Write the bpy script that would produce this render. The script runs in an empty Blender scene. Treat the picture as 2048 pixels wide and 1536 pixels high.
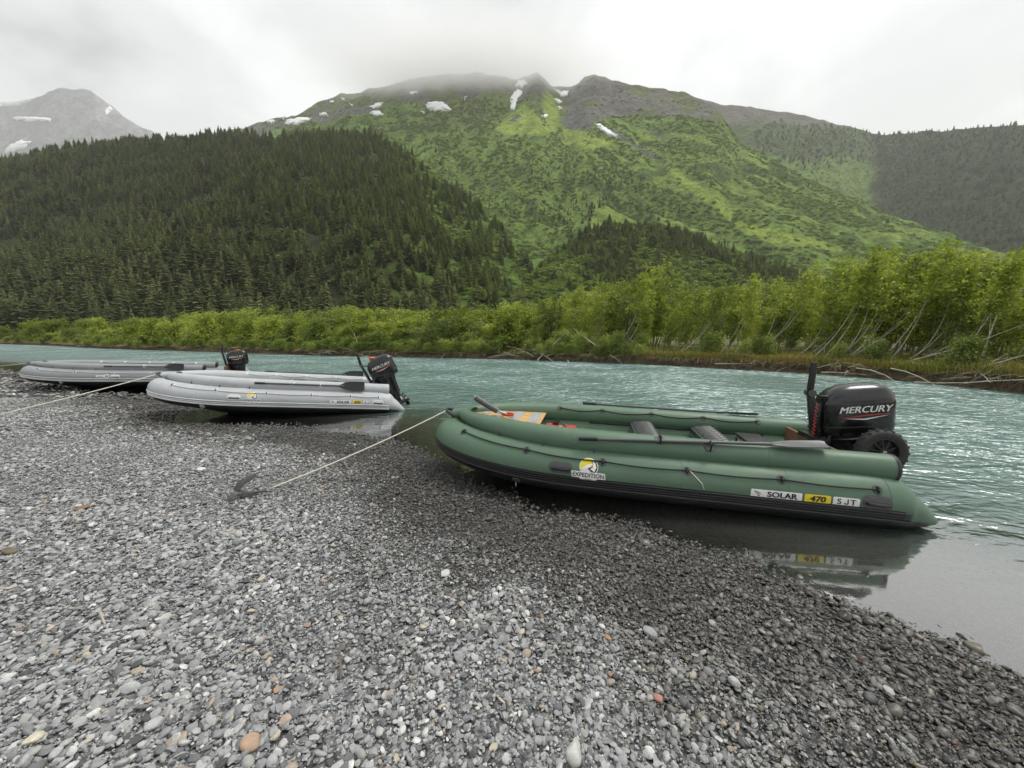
import bpy, bmesh, math, random
import numpy as np
from mathutils import Vector, Matrix, Euler

random.seed(7)
RNG = np.random.default_rng(11)
SC = bpy.context.scene
COL = SC.collection

# ------------------------------------------------------------------ camera
FPX, CAM_H, YH = 769.5, 1.615, 666.2          # focal length and horizon row of the 2048 px wide photograph
PITCH = math.atan((768 - YH) / FPX)
cam_data = bpy.data.cameras.new('camera')
cam_data.sensor_width = 36.0
cam_data.lens = 36.0 * FPX / 2048.0
cam_data.clip_start = 0.05
cam_data.clip_end = 30000
cam = bpy.data.objects.new('camera', cam_data)
COL.objects.link(cam)
cam.location = (0, 0, CAM_H)
cam.rotation_euler = (math.pi / 2 - PITCH, 0, 0)
SC.camera = cam

# ------------------------------------------------------------------ sky, sun, exposure
SUN_EL, SUN_AZ = math.radians(64), math.radians(75)      # high behind the cloud, on the right
world = bpy.data.worlds.new('World')
SC.world = world
world.use_nodes = True
wn, wl = world.node_tree.nodes, world.node_tree.links
wn.clear()
def wnode(t, **k):
    n = wn.new(t)
    for a, b in k.items():
        setattr(n, a, b)
    return n
w_out = wnode('ShaderNodeOutputWorld')
w_bg = wnode('ShaderNodeBackground')
w_bg.inputs['Strength'].default_value = 0.09
w_sky = wnode('ShaderNodeTexSky', sky_type='NISHITA', sun_disc=False, sun_elevation=SUN_EL, sun_rotation=SUN_AZ)
w_tc = wnode('ShaderNodeTexCoord')
# clouds lie on a plane overhead: direction divided by its height
w_sep = wnode('ShaderNodeSeparateXYZ')
wl.new(w_tc.outputs['Generated'], w_sep.inputs[0])
w_z = wnode('ShaderNodeMath', operation='MAXIMUM'); w_z.inputs[1].default_value = 0.02
wl.new(w_sep.outputs['Z'], w_z.inputs[0])
w_za = wnode('ShaderNodeMath', operation='ADD'); w_za.inputs[1].default_value = 0.25
wl.new(w_z.outputs[0], w_za.inputs[0])
w_div = wnode('ShaderNodeVectorMath', operation='DIVIDE')
w_cmb = wnode('ShaderNodeCombineXYZ')
for i in range(3):
    wl.new(w_za.outputs[0], w_cmb.inputs[i])
wl.new(w_tc.outputs['Generated'], w_div.inputs[0]); wl.new(w_cmb.outputs[0], w_div.inputs[1])
w_map = wnode('ShaderNodeMapping'); w_map.inputs['Scale'].default_value = (1.0, 0.75, 0.6)
w_map.inputs['Rotation'].default_value = (0, 0, 0.5)
w_map.inputs['Location'].default_value = (3.1, 1.7, 0.4)
wl.new(w_div.outputs[0], w_map.inputs[0])
w_n1 = wnode('ShaderNodeTexNoise'); w_n1.inputs['Scale'].default_value = 1.5; w_n1.inputs['Detail'].default_value = 7
w_n1.inputs['Roughness'].default_value = 0.52; w_n1.inputs['Distortion'].default_value = 0.35
wl.new(w_map.outputs[0], w_n1.inputs['Vector'])
w_ramp = wnode('ShaderNodeValToRGB')
w_ramp.color_ramp.interpolation = 'EASE'
e = w_ramp.color_ramp.elements
e[0].position = 0.36; e[0].color = (3.1, 3.13, 3.16, 1)
e[1].position = 0.64; e[1].color = (6.7, 6.73, 6.7, 1)
m_ = e.new(0.5); m_.color = (5.3, 5.33, 5.33, 1)
wl.new(w_n1.outputs['Fac'], w_ramp.inputs[0])
w_mix = wnode('ShaderNodeMix', data_type='RGBA'); w_mix.inputs[0].default_value = 0.94
wl.new(w_sky.outputs[0], w_mix.inputs[6]); wl.new(w_ramp.outputs[0], w_mix.inputs[7])
wl.new(w_mix.outputs[2], w_bg.inputs['Color'])
wl.new(w_bg.outputs[0], w_out.inputs['Surface'])

sun_data = bpy.data.lights.new('sun', 'SUN')
sun_data.energy = 1.5
sun_data.angle = math.radians(24)
sun_data.color = (1.0, 0.965, 0.91)
sun = bpy.data.objects.new('sun', sun_data)
COL.objects.link(sun)
sd = Vector((math.sin(SUN_AZ) * math.cos(SUN_EL), math.cos(SUN_AZ) * math.cos(SUN_EL), math.sin(SUN_EL)))
sun.rotation_euler = sd.to_track_quat('Z', 'Y').to_euler()
sun.location = sd * 50

SC.view_settings.view_transform = 'Standard'
SC.view_settings.look = 'None'
SC.view_settings.gamma = 1.0
SC.view_settings.exposure = 0.96
SC.view_settings.use_curve_mapping = False
SC.render.engine = 'CYCLES'
SC.cycles.use_denoising = True
SC.cycles.max_bounces = 7
SC.cycles.diffuse_bounces = 3
SC.cycles.transparent_max_bounces = 10
SC.cycles.volume_bounces = 5
SC.cycles.caustics_reflective = False
SC.cycles.caustics_refractive = False

# ------------------------------------------------------------------ projection helpers (only to read places off the photo)
CA, SA = math.cos(PITCH), math.sin(PITCH)
def proj(P):
    P = np.atleast_2d(P) - np.array([0, 0, CAM_H])
    fy = CA * P[:, 1] - SA * P[:, 2]; up = SA * P[:, 1] + CA * P[:, 2]
    return np.stack([1024 + FPX * P[:, 0] / fy, 768 - FPX * up / fy], 1)
def ray(px, py):
    c = (np.asarray(px, float) - 1024) / FPX; u = (768 - np.asarray(py, float)) / FPX
    return c, CA + u * SA, -SA + u * CA
def on_level(px, py, z=0.0):
    c, y, zz = ray(px, py)
    t = (z - CAM_H) / zz
    return c * t, y * t

# ------------------------------------------------------------------ small mesh library
def tag(o, label=None, cat=None, group=None, kind=None):
    if label: o['label'] = label
    if cat: o['category'] = cat
    if group: o['group'] = group
    if kind: o['kind'] = kind
    return o
def link(o, parent=None):
    COL.objects.link(o)
    if parent is not None:
        o.parent = parent
    return o
def empty(name, loc=(0, 0, 0), rot=(0, 0, 0), parent=None):
    o = bpy.data.objects.new(name, None)
    o.empty_display_size = 0.1
    o.location = loc; o.rotation_euler = rot
    return link(o, parent)
def to_mesh(name, V, F, mat=None, smooth=True):
    me = bpy.data.meshes.new(name)
    me.from_pydata([tuple(map(float, v)) for v in V], [], [tuple(map(int, f)) for f in F])
    if smooth:
        me.polygons.foreach_set('use_smooth', [True] * len(me.polygons))
    if mat is not None:
        me.materials.append(mat)
    me.update()
    return me
def quad_mesh(name, V, quads, mat=None, smooth=False):
    """fast path for big numpy quad meshes"""
    me = bpy.data.meshes.new(name)
    V = np.asarray(V, np.float32); Q = np.asarray(quads, np.int32); k = Q.shape[1]
    me.vertices.add(len(V)); me.vertices.foreach_set('co', V.ravel())
    me.loops.add(Q.size); me.loops.foreach_set('vertex_index', Q.ravel())
    me.polygons.add(len(Q))
    me.polygons.foreach_set('loop_start', np.arange(0, Q.size, k, dtype=np.int32))
    me.polygons.foreach_set('loop_total', np.full(len(Q), k, np.int32))
    if smooth:
        me.polygons.foreach_set('use_smooth', np.ones(len(Q), bool))
    if mat is not None:
        me.materials.append(mat)
    me.update(calc_edges=True)
    return me
def obj(name, me, parent=None, loc=None, rot=None):
    o = bpy.data.objects.new(name, me)
    if loc is not None: o.location = loc
    if rot is not None: o.rotation_euler = rot
    return link(o, parent)
class MB:
    """collects simple shapes into one mesh"""
    def __init__(s): s.V = []; s.F = []
    def add(s, V, F):
        n = len(s.V); s.V += [tuple(v) for v in V]; s.F += [tuple(i + n for i in f) for f in F]; return s
    def box(s, c, d, rot=None, taper=1.0):
        x, y, z = d[0] / 2, d[1] / 2, d[2] / 2
        v = [(-x, -y, -z), (x, -y, -z), (x, y, -z), (-x, y, -z), (-x * taper, -y * taper, z), (x * taper, -y * taper, z), (x * taper, y * taper, z), (-x * taper, y * taper, z)]
        M = Euler(rot).to_matrix() if rot else Matrix.Identity(3)
        v = [M @ Vector(p) + Vector(c) for p in v]
        return s.add(v, [(0, 3, 2, 1), (4, 5, 6, 7), (0, 1, 5, 4), (1, 2, 6, 5), (2, 3, 7, 6), (3, 0, 4, 7)])
    def tube(s, P, r, seg=8, cap=True):
        V, F = tube_geo(P, r, seg, cap); return s.add(V, F)
    def disc(s, c, n, r, h, seg=20, r2=None):
        n = Vector(n).normalized(); a = n.orthogonal().normalized(); b = n.cross(a); c = Vector(c); r2 = r if r2 is None else r2
        V = []; 
        for rr, hh in ((r, 0), (r2, h)):
            for i in range(seg):
                t = 2 * math.pi * i / seg; V.append(c + n * hh + (a * math.cos(t) + b * math.sin(t)) * rr)
        F = [(i, (i + 1) % seg, seg + (i + 1) % seg, seg + i) for i in range(seg)] + [tuple(range(seg))[::-1], tuple(range(seg, 2 * seg))]
        return s.add(V, F)
    def lathe(s, c, n, prof, seg=28):
        n = Vector(n).normalized(); a = n.orthogonal().normalized(); b = n.cross(a); c = Vector(c); V = []; m = len(prof)
        for i in range(seg):
            t = 2 * math.pi * i / seg; d = a * math.cos(t) + b * math.sin(t)
            V += [c + n * hh + d * rr for rr, hh in prof]
        F = [(i * m + j, i * m + j + 1, ((i + 1) % seg) * m + j + 1, ((i + 1) % seg) * m + j) for i in range(seg) for j in range(m - 1)]
        return s.add(V, F)
    def build(s, name, mat, parent=None, smooth=True, bevel=0.0, auto=True, loc=None, rot=None):
        me = to_mesh(name, s.V, s.F, mat, smooth)
        bm = bmesh.new(); bm.from_mesh(me)
        if bevel > 0:
            ed = [e for e in bm.edges if len(e.link_faces) == 2 and e.calc_face_angle(0) > 0.6]
            if ed:
                bmesh.ops.bevel(bm, geom=ed, offset=bevel, segments=2, profile=0.5, affect='EDGES', clamp_overlap=True)
        bmesh.ops.recalc_face_normals(bm, faces=bm.faces)
        if smooth:
            for f in bm.faces: f.smooth = True
            if auto:
                for e in bm.edges:
                    if len(e.link_faces) == 2 and e.calc_face_angle(0) > 0.75: e.smooth = False
        bm.to_mesh(me); bm.free()
        return obj(name, me, parent, loc, rot)
def tube_geo(P, r, seg=8, cap=True):
    P = [Vector(p) for p in P]; n = len(P)
    R_ = [r] * n if isinstance(r, (int, float)) else list(r)
    V, F = [], []
    t0 = (P[1] - P[0]).normalized(); a = t0.orthogonal().normalized()
    for i in range(n):
        t = (P[min(i + 1, n - 1)] - P[max(i - 1, 0)]).normalized()
        a = (a - t * a.dot(t))
        a = a.normalized() if a.length > 1e-6 else t.orthogonal().normalized()
        b = t.cross(a)
        for k in range(seg):
            an = 2 * math.pi * k / seg
            V.append(P[i] + (a * math.cos(an) + b * math.sin(an)) * R_[i])
    for i in range(n - 1):
        for k in range(seg):
            k2 = (k + 1) % seg
            F.append((i * seg + k, i * seg + k2, (i + 1) * seg + k2, (i + 1) * seg + k))
    if cap:
        F.append(tuple(range(seg))[::-1]); F.append(tuple((n - 1) * seg + k for k in range(seg)))
    return V, F
def catmull(P, n):
    P = np.array(P, float); Q = np.vstack([2 * P[0] - P[1], P, 2 * P[-1] - P[-2]]); out = []
    for i in range(1, len(Q) - 2):
        a, b, c, d = Q[i - 1:i + 3]
        for k in range(n):
            t = k / n
            out.append(.5 * ((2 * b) + (-a + c) * t + (2 * a - 5 * b + 4 * c - d) * t * t + (-a + 3 * b - 3 * c + d) * t ** 3))
    out.append(P[-1])
    return np.array(out)
def copy_tree(o, parent=None):
    c = o.copy(); COL.objects.link(c)
    if parent is not None: c.parent = parent
    for ch in list(o.children): copy_tree(ch, c)
    return c

# value noise on numpy arrays
_perm = np.random.default_rng(5).random((256, 256))
def vnoise(x, y):
    xi = np.floor(x).astype(int); yi = np.floor(y).astype(int); fx = x - xi; fy = y - yi
    fx = fx * fx * (3 - 2 * fx); fy = fy * fy * (3 - 2 * fy)
    g = lambda i, j: _perm[i & 255, j & 255]
    return (g(xi, yi) * (1 - fx) + g(xi + 1, yi) * fx) * (1 - fy) + (g(xi, yi + 1) * (1 - fx) + g(xi + 1, yi + 1) * fx) * fy
def fbm(x, y, oct=4, gain=.5):
    a = 1; s = 0; t = 0
    for o in range(oct):
        s = s + a * vnoise(x * 2 ** o + 17.3 * o, y * 2 ** o + 9.1 * o); t += a; a *= gain
    return s / t

# ------------------------------------------------------------------ materials
def mat_new(name):
    m = bpy.data.materials.new(name); m.use_nodes = True
    nt = m.node_tree; nt.nodes.clear()
    return m, nt.nodes, nt.links
def nd(nodes, t, ins=None, **k):
    n = nodes.new(t)
    for a, b in k.items(): setattr(n, a, b)
    for a, b in (ins or {}).items(): n.inputs[a].default_value = b
    return n
def C4(c): return (c[0], c[1], c[2], 1)
def ramp(nodes, pts, interp='LINEAR'):
    r = nodes.new('ShaderNodeValToRGB'); r.color_ramp.interpolation = interp; el = r.color_ramp.elements
    el[0].position, el[0].color = pts[0][0], C4(pts[0][1])
    el[1].position, el[1].color = pts[-1][0], C4(pts[-1][1])
    for p, c in pts[1:-1]:
        q = el.new(p); q.color = C4(c)
    return r
def simple(name, col, rough=0.5, metal=0.0, var=0.12, nscale=40, bump=0.0, bscale=200, spec=0.5, coat=0.0, dirt=None):
    """principled paint/plastic/metal with a little mottling and fine relief"""
    m, n, l = mat_new(name)
    out = nd(n, 'ShaderNodeOutputMaterial'); p = nd(n, 'ShaderNodeBsdfPrincipled')
    p.inputs['Roughness'].default_value = rough; p.inputs['Metallic'].default_value = metal
    p.inputs['Specular IOR Level'].default_value = spec; p.inputs['Coat Weight'].default_value = coat
    tc = nd(n, 'ShaderNodeTexCoord')
    nz = nd(n, 'ShaderNodeTexNoise', {'Scale': nscale, 'Detail': 4}); l.new(tc.outputs['Object'], nz.inputs['Vector'])
    r = ramp(n, [(0.3, [c * (1 - var) for c in col]), (0.7, [min(1, c * (1 + var)) for c in col])])
    l.new(nz.outputs['Fac'], r.inputs[0])
    colout = r.outputs[0]
    if dirt:
        n2 = nd(n, 'ShaderNodeTexNoise', {'Scale': 5.0, 'Detail': 6, 'Roughness': .7}); l.new(tc.outputs['Object'], n2.inputs['Vector'])
        mr = nd(n, 'ShaderNodeMapRange', {1: .52, 2: .72, 3: 0, 4: dirt[1]}); l.new(n2.outputs['Fac'], mr.inputs[0])
        mx = nd(n, 'ShaderNodeMix', data_type='RGBA'); l.new(mr.outputs[0], mx.inputs[0]); l.new(colout, mx.inputs[6]); mx.inputs[7].default_value = C4(dirt[0])
        colout = mx.outputs[2]
        rr = nd(n, 'ShaderNodeMapRange', {1: .3, 2: .7, 3: max(.02, rough - .1), 4: min(1, rough + .15)}); l.new(n2.outputs['Fac'], rr.inputs[0]); l.new(rr.outputs[0], p.inputs['Roughness'])
    l.new(colout, p.inputs['Base Color'])
    if bump > 0:
        nb = nd(n, 'ShaderNodeTexNoise', {'Scale': bscale, 'Detail': 2}); l.new(tc.outputs['Object'], nb.inputs['Vector'])
        b = nd(n, 'ShaderNodeBump', {'Strength': bump, 'Distance': 0.002}); l.new(nb.outputs['Fac'], b.inputs['Height']); l.new(b.outputs[0], p.inputs['Normal'])
    l.new(p.outputs[0], out.inputs[0])
    return m
def leaf_mat(name, dark, light, trans=0.35, rough=0.55, hue=None, tone=None):
    """foliage: per-leaf attribute 'tint' and per-object random pick between two greens"""
    m, n, l = mat_new(name)
    out = nd(n, 'ShaderNodeOutputMaterial')
    at = nd(n, 'ShaderNodeAttribute', attribute_name='tint'); oi = nd(n, 'ShaderNodeObjectInfo')
    ad = nd(n, 'ShaderNodeMath', operation='MULTIPLY_ADD'); ad.inputs[1].default_value = 0.5
    l.new(oi.outputs['Random'], ad.inputs[0])
    ml = nd(n, 'ShaderNodeMath', operation='MULTIPLY'); ml.inputs[1].default_value = 0.5; l.new(at.outputs['Fac'], ml.inputs[0]); l.new(ml.outputs[0], ad.inputs[2])
    pts = [(0.0, dark), (1.0, light)] if hue is None else [(0.0, dark), (0.55, light), (1.0, hue)]
    r = ramp(n, pts); l.new(ad.outputs[0], r.inputs[0])
    if tone is not None:                                   # some stands are a lighter green than others
        ta = nd(n, 'ShaderNodeAttribute', attribute_name='tone', attribute_type='INSTANCER'); tm = nd(n, 'ShaderNodeMix', data_type='RGBA'); l.new(ta.outputs['Fac'], tm.inputs[0]); l.new(r.outputs[0], tm.inputs[6]); tm.inputs[7].default_value = C4(tone); r = tm
    rc = r.outputs[0] if tone is None else r.outputs[2]
    d = nd(n, 'ShaderNodeBsdfPrincipled', {'Roughness': rough}); d.inputs['Specular IOR Level'].default_value = 0.25
    t = nd(n, 'ShaderNodeBsdfTranslucent'); mx = nd(n, 'ShaderNodeMixShader', {0: trans})
    l.new(rc, d.inputs['Base Color'])
    g = nd(n, 'ShaderNodeMix', data_type='RGBA', blend_type='MULTIPLY'); g.inputs[0].default_value = 1; g.inputs[7].default_value = (1.1, 1.15, .55, 1)
    l.new(rc, g.inputs[6]); l.new(g.outputs[2], t.inputs['Color'])
    l.new(d.outputs[0], mx.inputs[1]); l.new(t.outputs[0], mx.inputs[2]); l.new(mx.outputs[0], out.inputs[0])
    return m
# ================================================================== LAND
def poly_dist(x, y, L):
    """signed distance to a polyline; positive on the left of its direction"""
    x = np.asarray(x, float); y = np.asarray(y, float)
    best = np.full(x.shape, 1e18); sg = np.ones(x.shape)
    for (ax, ay), (bx, by) in zip(L[:-1], L[1:]):
        dx, dy = bx - ax, by - ay; q = dx * dx + dy * dy
        t = np.clip(((x - ax) * dx + (y - ay) * dy) / q, 0, 1)
        ex, ey = x - ax - t * dx, y - ay - t * dy; d = ex * ex + ey * ey
        cr = dx * (y - ay) - dy * (x - ax)
        u = d < best; best = np.where(u, d, best); sg = np.where(u, np.sign(cr), sg)
    return np.sqrt(best) * np.where(sg == 0, 1, sg)
SHORE = [(3.3, -30), (3.0, -6), (2.6, 0.3)] + [tuple(map(float, on_level(*p))) for p in
         [(2048, 1395), (1900, 1292), (1620, 1182), (1500, 1132), (1300, 1078), (1120, 1030), (1000, 995), (930, 972), (905, 945), (860, 915), (790, 888), (650, 860), (560, 846), (490, 832)]]
SHORE += [(-6.3, 7.7), (-8.6, 9.3), (-11.6, 11.4), (-14.8, 12.7), (-18.5, 14.4), (-22.5, 16.6), (-30, 20.2), (-45, 26.5), (-70, 36), (-160, 70)]
FAR = [(10, -60), (12.5, -25), (13.8, -6), (14.2, 4)] + [tuple(map(float, on_level(*p))) for p in
       [(2048, 786), (1850, 766), (1700, 752), (1500, 740), (1300, 729), (1200, 725), (1000, 718), (900, 716), (800, 714), (650, 711), (400, 703), (200, 697), (100, 691), (0, 688)]]
FAR += [(-110, 75), (-180, 105)]
def shore_s(x, y): return poly_dist(x, y, SHORE)          # positive on the dry side (the camera's side)
def ground_z(x, y):
    x = np.asarray(x, float); y = np.asarray(y, float)
    s = shore_s(x, y)
    s = s + (fbm(x * 1.3, y * 1.3, 3) - .5) * .35
    up = np.where(s < 1.2, .085 * s, .102 + .045 * (np.minimum(s, 9) - 1.2))
    dn = np.where(s > -3, .10 * s, np.maximum(-.30 + .09 * (s + 3), -.8))
    z = np.where(s > 0, up, dn)
    z = z + (fbm(x * .7 + 40, y * .7, 3) - .5) * .05 * np.clip(s, 0, 1) + (fbm(x * 3 + 9, y * 3, 2) - .5) * .02
    z = z - .08 * np.exp(-((x + 5.6) ** 2 + (y - 7.1) ** 2) / 2.0) - .10 * np.exp(-((x + 11.9) ** 2 + (y - 10.9) ** 2) / 3.5)      # hollows the hulls have pressed
    return z
def axis(lo, hi, c, fine, n):
    u = np.linspace(-1, 1, n); k = 5.2
    a = np.sinh(k * u) / np.sinh(k)
    return np.where(a < 0, c + a * (c - lo), c + a * (hi - c))
def grid_quads(nx, ny):
    i = np.arange(nx * ny).reshape(ny, nx)
    return np.stack([i[:-1, :-1], i[:-1, 1:], i[1:, 1:], i[1:, :-1]], -1).reshape(-1, 4)

# ---- gravel materials: dry and wet stones share one palette; wet below a ragged line above the water
def wet_nodes(n, l, oi=None):
    g = nd(n, 'ShaderNodeNewGeometry'); sp = nd(n, 'ShaderNodeSeparateXYZ'); l.new(g.outputs['Position'], sp.inputs[0])
    nz = nd(n, 'ShaderNodeTexNoise', {'Scale': 1.7, 'Detail': 5, 'Roughness': .65}); l.new(g.outputs['Position'], nz.inputs['Vector'])
    a = nd(n, 'ShaderNodeMath', operation='MULTIPLY_ADD'); a.inputs[1].default_value = -0.13
    l.new(nz.outputs['Fac'], a.inputs[0]); l.new(sp.outputs['Z'], a.inputs[2])
    if oi is not None:                                     # each stone dries at its own pace
        fr_ = nd(n, 'ShaderNodeMath', operation='FRACT'); mu_ = nd(n, 'ShaderNodeMath', operation='MULTIPLY'); mu_.inputs[1].default_value = 37.7; l.new(oi.outputs['Random'], mu_.inputs[0]); l.new(mu_.outputs[0], fr_.inputs[0])
        p3 = nd(n, 'ShaderNodeMath', operation='POWER'); p3.inputs[1].default_value = 3.0; l.new(fr_.outputs[0], p3.inputs[0])
        a2 = nd(n, 'ShaderNodeMath', operation='MULTIPLY_ADD'); a2.inputs[1].default_value = .06; l.new(p3.outputs[0], a2.inputs[0]); l.new(a.outputs[0], a2.inputs[2]); a = a2
    w = nd(n, 'ShaderNodeMapRange', {1: 0.028, 2: 0.08, 3: 1.0, 4: 0.0}); l.new(a.outputs[0], w.inputs[0])
    return g, w
def stone_mat(name, pts):
    m, n, l = mat_new(name)
    out = nd(n, 'ShaderNodeOutputMaterial'); p = nd(n, 'ShaderNodeBsdfPrincipled')
    oi = nd(n, 'ShaderNodeObjectInfo'); r = ramp(n, pts, 'CONSTANT'); l.new(oi.outputs['Random'], r.inputs[0])
    tc = nd(n, 'ShaderNodeTexCoord')
    nz = nd(n, 'ShaderNodeTexNoise', {'Scale': 3.2, 'Detail': 6, 'Roughness': .7}); l.new(tc.outputs['Object'], nz.inputs['Vector'])
    sc = nd(n, 'ShaderNodeMapRange', {1: .25, 2: .75, 3: .68, 4: 1.32}); l.new(nz.outputs['Fac'], sc.inputs[0])
    mu = nd(n, 'ShaderNodeVectorMath', operation='SCALE'); l.new(r.outputs[0], mu.inputs[0]); l.new(sc.outputs[0], mu.inputs['Scale'])
    g, w = wet_nodes(n, l, oi)
    k = nd(n, 'ShaderNodeMapRange', {1: 0, 2: 1, 3: 1.0, 4: 0.25}); l.new(w.outputs[0], k.inputs[0])
    wt = nd(n, 'ShaderNodeMix', data_type='RGBA'); l.new(w.outputs[0], wt.inputs[0]); wt.inputs[6].default_value = (1, 1, 1, 1); wt.inputs[7].default_value = (1.06, 1.0, .90, 1)      # wet silt film is brownish
    wm = nd(n, 'ShaderNodeVectorMath', operation='MULTIPLY'); l.new(mu.outputs[0], wm.inputs[0]); l.new(wt.outputs[2], wm.inputs[1])
    m2 = nd(n, 'ShaderNodeVectorMath', operation='SCALE'); l.new(wm.outputs[0], m2.inputs[0]); l.new(k.outputs[0], m2.inputs['Scale'])
    l.new(m2.outputs[0], p.inputs['Base Color'])
    ro = nd(n, 'ShaderNodeMapRange', {1: 0, 2: 1, 3: .82, 4: .33}); l.new(w.outputs[0], ro.inputs[0]); l.new(ro.outputs[0], p.inputs['Roughness'])
    b = nd(n, 'ShaderNodeBump', {'Strength': .25, 'Distance': .01}); l.new(nz.outputs['Fac'], b.inputs['Height']); l.new(b.outputs[0], p.inputs['Normal'])
    l.new(p.outputs[0], out.inputs[0])
    return m
GREYS = [(0.0, (.315, .32, .322)), (.14, (.22, .226, .23)), (.29, (.385, .388, .385)), (.42, (.27, .277, .284)), (.55, (.15, .153, .157)), (.66, (.44, .44, .432)),
         (.75, (.325, .332, .332)), (.84, (.085, .087, .09)), (.90, (.56, .555, .54)), (.928, (.34, .345, .32)), (.957, (.64, .63, .595)), (.970, (.36, .31, .24)), (.985, (.37, .25, .175)), (.991, (.46, .41, .32)), (.997, (.25, .17, .14))]
M_STONE = stone_mat('river_stone', GREYS)
def beach_mat():
    m, n, l = mat_new('gravel_ground')
    out = nd(n, 'ShaderNodeOutputMaterial'); p = nd(n, 'ShaderNodeBsdfPrincipled')
    g, w = wet_nodes(n, l)
    v = nd(n, 'ShaderNodeTexVoronoi', {'Scale': 26.0, 'Randomness': 1.0}); l.new(g.outputs['Position'], v.inputs['Vector'])
    r = ramp(n, [(0, (.09, .09, .09)), (.3, (.21, .215, .22)), (.55, (.28, .285, .29)), (.8, (.35, .35, .34)), (.97, (.5, .48, .44)), (1, (.36, .24, .16))])
    bw = nd(n, 'ShaderNodeRGBToBW'); l.new(v.outputs['Color'], bw.inputs[0]); l.new(bw.outputs[0], r.inputs[0])
    k = nd(n, 'ShaderNodeMapRange', {1: 0, 2: 1, 3: 1.0, 4: 0.28}); l.new(w.outputs[0], k.inputs[0])
    # gaps between the stones darkened in colour for the shade down there
    gap = nd(n, 'ShaderNodeMapRange', {1: .3, 2: .65, 3: .9, 4: .25}); l.new(v.outputs['Distance'], gap.inputs[0])
    mm = nd(n, 'ShaderNodeMath', operation='MULTIPLY'); l.new(k.outputs[0], mm.inputs[0]); l.new(gap.outputs[0], mm.inputs[1])
    m2 = nd(n, 'ShaderNodeVectorMath', operation='SCALE'); l.new(r.outputs[0], m2.inputs[0]); l.new(mm.outputs[0], m2.inputs['Scale'])
    l.new(m2.outputs[0], p.inputs['Base Color'])
    ro = nd(n, 'ShaderNodeMapRange', {1: 0, 2: 1, 3: .9, 4: .4}); l.new(w.outputs[0], ro.inputs[0]); l.new(ro.outputs[0], p.inputs['Roughness'])
    b = nd(n, 'ShaderNodeBump', {'Strength': 1.0, 'Distance': .02}, invert=True); l.new(v.outputs['Distance'], b.inputs['Height']); l.new(b.outputs[0], p.inputs['Normal'])
    l.new(p.outputs[0], out.inputs[0])
    return m
xs = axis(-150, 70, 0.0, .05, 300); ys = axis(-40, 120, 2.5, .05, 280)
GX, GY = np.meshgrid(xs, ys)
GZ = ground_z(GX, GY)
beach = obj('gravel_beach', quad_mesh('gravel_beach', np.stack([GX, GY, GZ], -1).reshape(-1, 3), grid_quads(300, 280), beach_mat(), True))
tag(beach, kind='structure')

# ---- outer ground to the horizon
def plain_mat(name, pts, scale, rough=.9):
    m, n, l = mat_new(name); out = nd(n, 'ShaderNodeOutputMaterial'); p = nd(n, 'ShaderNodeBsdfPrincipled', {'Roughness': rough})
    g = nd(n, 'ShaderNodeNewGeometry'); nz = nd(n, 'ShaderNodeTexNoise', {'Scale': scale, 'Detail': 8, 'Roughness': .65}); l.new(g.outputs['Position'], nz.inputs['Vector'])
    r = ramp(n, pts); l.new(nz.outputs['Fac'], r.inputs[0]); l.new(r.outputs[0], p.inputs['Base Color'])
    b = nd(n, 'ShaderNodeBump', {'Strength': .6, 'Distance': .3}); l.new(nz.outputs['Fac'], b.inputs['Height']); l.new(b.outputs[0], p.inputs['Normal'])
    l.new(p.outputs[0], out.inputs[0]); return m
M_PLAIN = plain_mat('valley_floor', [(.3, (.05, .07, .025)), (.7, (.10, .13, .04))], .05)
gr = obj('ground', to_mesh('ground', [(-9000, -9000, -1.6), (9000, -9000, -1.6), (9000, 9000, -1.6), (-9000, 9000, -1.6)], [(0, 1, 2, 3)], M_PLAIN)); tag(gr, kind='structure')

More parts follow.
